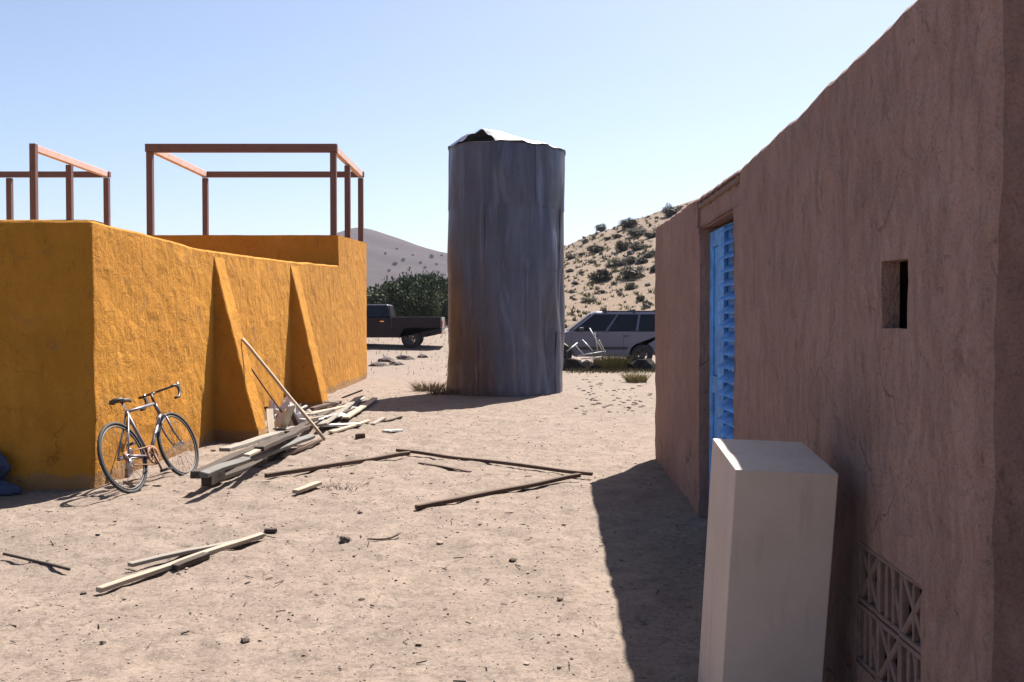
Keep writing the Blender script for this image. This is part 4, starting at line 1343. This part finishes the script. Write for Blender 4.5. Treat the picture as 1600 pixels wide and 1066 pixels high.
gpl('plank', (440, 672), (456, 634), 0.10, 0.03, M['wood_white'], 'short white board standing up behind the white sheeting', 'board', WG, z=0.10, zb=0.48)
gpl('plank', (466, 672), (452, 640), 0.07, 0.03, M['wood_dark'], 'short dark board propped behind the leaning pole', 'board', WG, z=0.10, zb=0.38)
gpl('plank', (582, 663), (600, 653), 0.07, 0.03, M['wood_grey'], 'small grey offcut right of the woodpile', 'offcut', 'loose offcuts right of the woodpile')
gpl('plank', (603, 675), (624, 672), 0.11, 0.03, M['wood_white'], 'small white offcut lying farthest right of the woodpile', 'offcut', 'loose offcuts right of the woodpile')
gpl('plank', (556, 682), (570, 680), 0.07, 0.06, M['wood_stick'], 'small brown wood block in front of the woodpile', 'offcut', 'loose offcuts right of the woodpile')
gpl('plank', (600, 656), (628, 652), 0.04, 0.03, M['wood_dark'], 'thin dark chip on the dirt before the tank shadow', 'offcut', 'loose offcuts right of the woodpile')
gpl('block', (322, 752), (344, 742), 0.11, 0.13, M['wood_dark'], 'dark block propping up the near end of the grey front beam', 'block', WG, z=0.09)
gpl('plank', (395, 720), (440, 703), 0.10, 0.10, M['wood_dark'], 'dark stub of timber in the shade below the grey front beam', 'timber', WG, z=0.06)
gpl('plank', (478, 662), (538, 650), 0.10, 0.025, M['wood_white'], 'slim white board crossing behind the broad white board', 'board', WG, z=0.13, zb=0.07, roll=0.3)
gpl('plank', (508, 655), (552, 640), 0.06, 0.05, M['wood_dark'], 'dark batten between the pale boards at the far end of the woodpile', 'batten', WG, z=0.10)
gpl('plank', (428, 668), (416, 636), 0.06, 0.025, M['wood_stick'], 'thin brown lath standing against the foot of the first buttress', 'lath', WG, z=0.06, zb=0.42)
gpl('plank', (545, 640), (566, 618), 0.09, 0.02, M['wood_white'], 'white splinter of board nearest the tank in the woodpile', 'board', WG, z=0.05)
gpl('plank', (440, 712), (500, 690), 0.05, 0.04, M['wood_stick'], 'brown batten on the dirt along the front of the woodpile', 'batten', WG, z=0.02)
plank('stick', gp(462, 676, 0.05), Vector((-3.66, 13.25, 1.02)), 0.03, 0.022, M['wood_stick'], 'short dark stick leaning on the first buttress below the pale pole', 'stick', WG, pole=True)
for k in range(16):
    px = random.uniform(432, 556); t_ = (px - 432) / 124
    py = 690 - 58 * t_ + random.uniform(-9, 9)
    L_ = random.uniform(.25, .8); an_ = random.uniform(-.9, .9) + (0.5 if k % 3 else 1.6)
    p = gp(px, py)
    d_ = Vector((math.cos(an_), math.sin(an_), 0)) * L_ / 2
    z0_ = random.uniform(.03, .26); z1_ = max(.02, z0_ + random.uniform(-.16, .16))
    plank('lath', p - d_ + Vector((0, 0, z0_)), p + d_ + Vector((0, 0, z1_)), random.uniform(.025, .06), random.uniform(.012, .025),
          M[('wood_grey', 'wood_lath', 'wood_dark', 'wood_white')[k % 4]], 'thin broken lath jumbled on the far half of the woodpile', 'lath', 'broken laths on the woodpile', roll=random.uniform(-.6, .6))
# leaning pole
foot = gp(507, 688, 0.01)
head = Vector((-3.62, 13.0, 1.31))
plank('pole', foot, head + (head - foot).normalized() * 0.05, 0.05, 0.045, M['wood_pale'], 'thin pale pole leaning from the woodpile onto the first buttress', 'pole', WG, pole=True)
r1 = rag_mesh(gp(452, 668, 0.10), 0.22, 0.18, 0.34, 4); tag(r1, 'crumpled white plastic sheeting in the middle of the woodpile', 'plastic sheet')
r2 = rag_mesh(gp(427, 656, 0.12), 0.10, 0.10, 0.26, 9); tag(r2, 'small crumpled white wrapper against the first buttress', 'wrapper'); r2.name = 'wrapper'
r3 = rag_mesh(gp(193, 742, 0.10), 0.085, 0.06, 0.13, 14); tag(r3, 'crumpled white bag on the dirt behind the bicycle rear wheel', 'bag'); r3.name = 'bag'
r3.location = gp(196, 744, 0.0) + Vector((0, 0, 0.0)); r3.scale = (1.3, 1.3, 2.2)

# long sticks in the middle of the yard
gpl('stick', (415, 743), (640, 711), 0.045, 0.045, M['wood_stick'], 'long dark stick pointing from the woodpile to the tip of the zigzag', 'stick', None)
gpl('stick', (620, 710), (925, 746), 0.04, 0.035, M['wood_stick'], 'long dark stick running right to meet another in a point by the house shadow', 'stick', None)
gpl('stick', (650, 793), (905, 743), 0.045, 0.04, M['wood_stick'], 'thick dark stick nearest the camera of the pointed pair by the house shadow', 'stick', None, z=0.03, zb=0.065)
gpl('stick', (655, 722), (735, 737), 0.05, 0.012, M['wood_stick'], 'thin strip of bark lying beside the middle long stick', 'bark strip', None)
gpl('plank', (203, 882), (408, 838), 0.055, 0.028, M['wood_grey'], 'weathered lath with a dark end in the left foreground pair', 'lath', None, z=0.055, zb=0.03)
gpl('plank', (155, 922), (412, 836), 0.055, 0.032, M['wood_lath'], 'pale pine lath nearest the camera in the left foreground pair', 'lath', None, z=0.028, zb=0.035)
gpl('plank', (272, 887), (322, 868), 0.06, 0.045, M['wood_dark'], 'short dark block wedged where the two foreground laths cross', 'block', None, z=0.022)
gpl('plank', (414, 829), (432, 827), 0.05, 0.03, M['wood_dark'], 'dark chip off the far end of the two foreground laths', 'chip', None)
gpl('stick', (6, 871), (110, 895), 0.03, 0.022, M['wood_dark'], 'thin dark stick at the left edge of the picture', 'stick', None, pole=True)
gpl('plank', (462, 769), (500, 748), 0.07, 0.035, M['wood_lath'], 'splintered pale chunk of wood in front of the woodpile', 'chunk', None, z=0.03, zb=0.05)
# curved twig
b = bmesh.new()
tp = [gp(x, y, 0.012 + (0.02 if i > 3 else 0)) for i, (x, y) in enumerate(((574, 842), (588, 843), (602, 842), (612, 840), (620, 836), (626, 833)))]
c0 = tp[2].copy()
tube(b, [p - c0 for p in tp], [0.006, 0.008, 0.008, 0.008, 0.010, 0.006], 6)
o = link_mesh('twig', b, M['trash'], None, True); o.location = c0
tag(o, 'small bent twig lying right of the dark stone', 'twig')

# ------------------------------------------------------------------ stones
def stone_mesh(seed):
    b = bmesh.new()
    bmesh.ops.create_icosphere(b, subdivisions=2, radius=1)
    for v in b.verts:
        k = 0.8 + 0.45 * noise.noise(v.co * 1.3 + Vector((seed, 0, 0))) + 0.15 * noise.noise(v.co * 3.5 + Vector((seed, 0, 0)))
        v.co = Vector((v.co.x * k, v.co.y * k, v.co.z * k * 0.7))
    me = bpy.data.meshes.new('stone'); b.to_mesh(me); b.free(); me.materials.append(M['stone'])
    return me
stones = [stone_mesh(i * 5.3) for i in range(4)]
named = [(538, 846, 20, 'dark fist sized stone left of the bent twig', 1.0),
         (801, 877, 14, 'dark stone alone right of the middle foreground', .8),
         (383, 1003, 18, 'dark stone low in the left foreground by the pale patch', 1.0),
         (131, 929, 12, 'small dark stone at the near tip of the pale lath', 1.0),
         (161, 1006, 11, 'small dark stone in the bottom left corner of the yard', 1.0),
         (565, 938, 11, 'small dark stone between the foreground laths and the plinth', .8),
         (875, 938, 12, 'small dark stone nearest the left edge of the house shadow', .8)]
smalls = [(425, 892), (362, 932), (812, 1000), (610, 1021), (672, 893), (761, 906), (855, 833), (530, 893), (880, 945), (320, 815), (180, 815), (700, 960), (925, 1050), (575, 1000), (300, 600 + 320), (450, 850), (250, 965), (90, 1000), (820, 970), (750, 820), (640, 850)]
def put_stone(px, py, w, lb, k, grp, i):
    p = gp(px, py)
    o = bpy.data.objects.new('stone', stones[i % 4]); COL.objects.link(o)
    s = w / 1500 * p.y / 2
    o.location = (p.x, p.y, p.z + s * 0.3)
    o.scale = (s, s, s * k)
    o.rotation_euler = (0, 0, random.uniform(0, 6.28))
    tag(o, lb, 'stone', grp)
for i, (px, py, w, lb, k) in enumerate(named): put_stone(px, py, w, lb, k, 'stones on the dirt yard', i)
def stone_stuff(name, spots, label, cat):
    bmx = bmesh.new()
    for i, (x, y, z, s, k) in enumerate(spots):
        n0 = len(bmx.verts)
        bmx.from_mesh(stones[i % 4]); bmx.verts.ensure_lookup_table()
        a = random.uniform(0, 6.28)
        for v in bmx.verts[n0:]:
            c = v.co; v.co = Vector((x + s * (c.x * math.cos(a) - c.y * math.sin(a)), y + s * (c.x * math.sin(a) + c.y * math.cos(a)), z + s * k * c.z))
    tag(link_mesh(name, bmx, M['stone']), label, cat, kind='stuff')
sp = []
for px, py in smalls:
    p = gp(px, py); w = random.uniform(3.5, 6.5) / 1500 * p.y / 2
    sp.append((p.x, p.y, p.z + w * .3, w, random.uniform(.6, .9)))
stone_stuff('small_stones', sp, 'pea sized dark stones dotted over the bare dirt', 'stones')

# gravel
ico = bmesh.new(); bmesh.ops.create_icosphere(ico, subdivisions=1, radius=1)
iv = np.array([v.co[:] for v in ico.verts]); ifc = np.array([[v.index for v in f.verts] for f in ico.faces]); ico.free()
N = 16000
yy = 2.6 + rng.random(N) ** 1.5 * 20
xx_ = -0.62 * yy + rng.random(N) * (0.62 * yy + 1.7)
sz = np.exp(rng.normal(-5.72, 0.50, N)) * (1 + yy * 0.035)
keep = ~((xx_ < XW + 0.05) & (yy > 9.0)) & (xx_ < 1.66 + 0.0253 * (yy - 11.16) - 0.03)
xx_, yy, sz = xx_[keep], yy[keep], sz[keep]
N = len(xx_)
gzv = terrain(xx_, yy) + relief(xx_, yy)
sc3 = sz[:, None] * (0.6 + 0.8 * rng.random((N, 3))) * np.array([1, 1, 0.65])
jit = 1 + 0.35 * (rng.random((N, len(iv), 1)) - 0.5)
an = rng.random(N) * 6.28
P = iv[None] * jit * sc3[:, None]
ca, sa = np.cos(an)[:, None], np.sin(an)[:, None]
P = np.stack([P[..., 0] * ca - P[..., 1] * sa, P[..., 0] * sa + P[..., 1] * ca, P[..., 2]], -1)
P += np.stack([xx_, yy, gzv + sz * 0.25], -1)[:, None]
F = ifc[None] + (np.arange(N) * len(iv))[:, None, None]
me = bpy.data.meshes.new('gravel')
V = P.reshape(-1, 3); F = F.reshape(-1, 3)
me.from_pydata(V.tolist(), [], F.tolist()); me.update(); me.materials.append(M['pebble'])
grav = bpy.data.objects.new('gravel', me); COL.objects.link(grav)
tag(grav, 'loose gravel scattered over the pale dirt', 'gravel', kind='stuff')

# twigs and dead straw flecks
vs, fs = [], []
r = random.Random(11)
for k in range(300):
    y = 2.8 + r.random() ** 1.4 * 18; x = r.uniform(-0.6 * y, 1.3)
    if x < XW + .1 and y > YF - .1: continue
    if x > W(y) - .1: continue
    z = gz(x, y) + float(relief(x, y)) + 0.004
    L = r.uniform(0.02, 0.09); a = r.uniform(0, 6.28); w = r.uniform(.0015, .004)
    d = Vector((math.cos(a), math.sin(a), r.uniform(-.1, .25))) * L; s = Vector((-math.sin(a), math.cos(a), 0)) * w
    c = Vector((x, y, z)); i = len(vs)
    vs += [tuple(c - s), tuple(c + s), tuple(c + s + d), tuple(c - s + d), tuple(c + Vector((0, 0, w * 2))), tuple(c + d + Vector((0, 0, w * 2)))]
    fs += [(i, i + 4, i + 5, i + 3), (i + 4, i + 1, i + 2, i + 5)]
tw = pydata('straw_litter', vs, fs, M['trash'])
tag(tw, 'bits of twig and straw littering the dirt', 'litter', kind='stuff')

# ------------------------------------------------------------------ weeds, clutter farther off
def tuft_mesh(n, rx, h_, w, mat, seed, lean=0.8):
    r = random.Random(seed)
    vs, fs = [], []
    for k in range(n):
        a = r.uniform(0, 6.28); rr = rx * r.random() ** .6
        c = Vector((math.cos(a) * rr, math.sin(a) * rr, -0.03))
        hh = h_ * r.uniform(.4, 1.0)
        e = c + Vector((math.cos(a) * hh * lean * r.random(), math.sin(a) * hh * lean * r.random(), hh))
        b_ = r.uniform(0, 6.28)
        s = Vector((math.cos(b_), math.sin(b_), 0)) * w
        i = len(vs)
        m_ = (c + e) / 2 + Vector((0, 0, hh * .12))
        vs += [tuple(c - s), tuple(c + s), tuple(m_ + s * .8), tuple(m_ - s * .8), tuple(e)]
        fs += [(i, i + 1, i + 2, i + 3), (i + 3, i + 2, i + 4)]
    me = bpy.data.meshes.new('tuft'); me.from_pydata(vs, [], fs); me.update(); me.materials.append(mat)
    return me
def tuft(name, loc, me, label, cat, group=None, s=1):
    o = bpy.data.objects.new(name, me); COL.objects.link(o); o.location = loc; o.scale = (s, s, s)
    o.rotation_euler = (0, 0, random.uniform(0, 6))
    return tag(o, label, cat, group)
def gpt(px, D):
    p = dp(px, 500, D); return (p.x, p.y, gz(p.x, p.y))
tuft('rabbitbrush', gpt(957, 29.6), tuft_mesh(1500, 0.46, 0.60, 0.007, M['brush'], 1), 'yellow green bush in front of the silver suv doors', 'bush')
tuft('weed', gpt(995, 24.6), tuft_mesh(420, 0.24, 0.34, 0.007, M['brush'], 2, 1.2), 'small ragged weed before the rear wheel of the silver suv', 'weed')
tuft('weed', gpt(672, 21.6), tuft_mesh(260, 0.35, 0.30, 0.009, M['dry'], 3, 1.6), 'dry brown weed at the left foot of the tank', 'weed')
tuft('weed', gpt(690, 20.6), tuft_mesh(160, 0.25, 0.22, 0.008, M['dry'], 4, 1.8), 'low dry weed tucked against the tank base', 'weed')
tuft('weed', tuple(gp(540, 757)), tuft_mesh(170, 0.20, 0.07, 0.004, M['trash'], 6, 2.6), 'flattened dead weed beside the splintered chunk of wood', 'weed')
# low dry grass along the car
vs, fs = [], []
r = random.Random(3)
for k in range(2600):
    x = r.uniform(1.6, 5.2); y = r.uniform(28.2, 30.6)
    if r.random() < 0.35: x = r.uniform(-7, 6); y = r.uniform(27, 52)
    z = gz(x, y); hh = r.uniform(.04, .16); a = r.uniform(0, 6.28)
    s = Vector((math.cos(a), math.sin(a), 0)) * .018
    e = Vector((x + r.uniform(-.1, .1), y + r.uniform(-.1, .1), z + hh))
    i = len(vs); vs += [(x - s.x, y - s.y, z - .05), (x + s.x, y + s.y, z - .05), tuple(e)]; fs.append((i, i + 1, i + 2))
gr = pydata('dry_grass', vs, fs, M['sage']); tag(gr, 'sparse dry grass in front of the parked cars', 'grass', kind='stuff')
# white tubular frame beside the suv
fr_o = gpt(921, 29.2)
rack = empty('tubular_frame', fr_o, 'tangle of white metal tubing lying before the silver suv bonnet', 'metal frame')
def pxp(px, py, D): return dp(px, py, D)
for a, c in (((921, 513), (942, 549)), ((929, 520), (934, 548)), ((900, 541), (914, 557)), ((910, 531), (926, 548)), ((903, 556), (946, 549)), ((908, 561), (940, 558)), ((936, 532), (946, 551)), ((886, 549), (902, 536))):
    b = bmesh.new(); tube(b, [pxp(*a, 29.0 + random.uniform(-.3, .3)), pxp(*c, 29.2 + random.uniform(-.2, .2))], 0.019, 8)
    part('tube', b, M['white_rack'], rack, True)
for k, (px, py, s) in enumerate(((896, 566, .52), (917, 566, .46), (937, 567, .34), (1004, 566, .56), (986, 566, .36))):
    p = gpt(px, 29.5)
    o = bpy.data.objects.new('scrap_heap', stones[k % 4]); COL.objects.link(o); o.location = p; o.scale = (s * 1.1, s * .9, s * 1.2); o.rotation_euler = (0, 0, k * 1.3)
    o.data = o.data.copy(); o.data.materials.clear(); o.data.materials.append(M['junk'])
    tag(o, ('dark lump of scrap next to the right side of the tank', 'dark lump of scrap under the white metal tubing', 'small dark lump of scrap beside the yellow green bush', 'big dark lump of scrap hiding the rear wheel of the silver suv', 'dark lump of scrap right of the yellow green bush')[k], 'scrap')
# grey rubble before the pickup
for k, (px, D, s, lb) in enumerate(((590, 31, .22, 'grey rubble lump next to the far corner of the yellow house'), (603, 33, .30, 'broad grey rubble lump below the pickup door'), (618, 31.5, .20, 'grey rubble lump below the pickup bed'),
                                    (634, 34, .24, 'grey rubble lump below the pickup rear wheel'), (660, 35, .2, 'grey rubble lump below the pickup tailgate'))):
    p = gpt(px, D)
    o = bpy.data.objects.new('rubble', stones[(k + 1) % 4].copy()); COL.objects.link(o); o.location = p; o.scale = (s * 1.7, s * 1.2, s * 1.0); o.rotation_euler = (0, 0, k * 1.9)
    o.data.materials.clear(); o.data.materials.append(M['rubble'])
    tag(o, lb, 'rubble', 'rubble in front of the pickup')
# stones on the rough dirt right of the tank
sp = []
for k in range(110):
    p = gp(random.uniform(900, 1019), random.uniform(588, 648))
    w = random.uniform(.015, .045)
    sp.append((p.x, p.y, p.z + w * .1, w * 1.4, .7))
stone_stuff('clods', sp, 'clods of dirt on the churned ground right of the tank', 'clods')

# blue tarp against the shaded front wall, at the edge of the picture
b = bmesh.new()
bmesh.ops.create_icosphere(b, subdivisions=5, radius=1)
for v in b.verts:
    c = v.co.copy()
    k = 0.82 + 0.34 * noise.noise(c * 1.5 + Vector((3, 0, 0))) + 0.16 * noise.noise(c * 4.0) + 0.10 * abs(noise.noise(Vector((c.x * 9, c.y * 4, c.z * 3))))
    z = max(c.z * k, -0.25)
    v.co = Vector((c.x * k * 0.95, min(c.y * k * 0.22, 0.13), (z + 0.22) * 0.50 * (1.0 if c.x < 0.2 else 1 - 0.35 * (c.x - 0.2))))
o = link_mesh('tarp', b, M['tarp'], None, True); o.location = (-5.42, 8.90, 0.0)
tag(o, 'dark blue tarp bundled against the shaded front of the yellow house', 'tarp')

# ------------------------------------------------------------------ air
HAZE = True
if HAZE:
    b = bmesh.new(); box(b, -2600, 2600, -700, 3400, -7, 112)
    m = bpy.data.materials.new('desert_haze'); m.use_nodes = True
    nt = m.node_tree
    for n_ in list(nt.nodes):
        if n_.type != 'OUTPUT_MATERIAL': nt.nodes.remove(n_)
    pv = nt.nodes.new('ShaderNodeVolumePrincipled')
    pv.inputs['Color'].default_value = (0.70, 0.78, 1.0, 1)
    pv.inputs['Density'].default_value = 0.00014
    nt.links.new(pv.outputs[0], [n_ for n_ in nt.nodes if n_.type == 'OUTPUT_MATERIAL'][0].inputs['Volume'])
    hz_o = link_mesh('haze', b, m); tag(hz_o, 'thin desert haze', 'haze', kind='stuff')
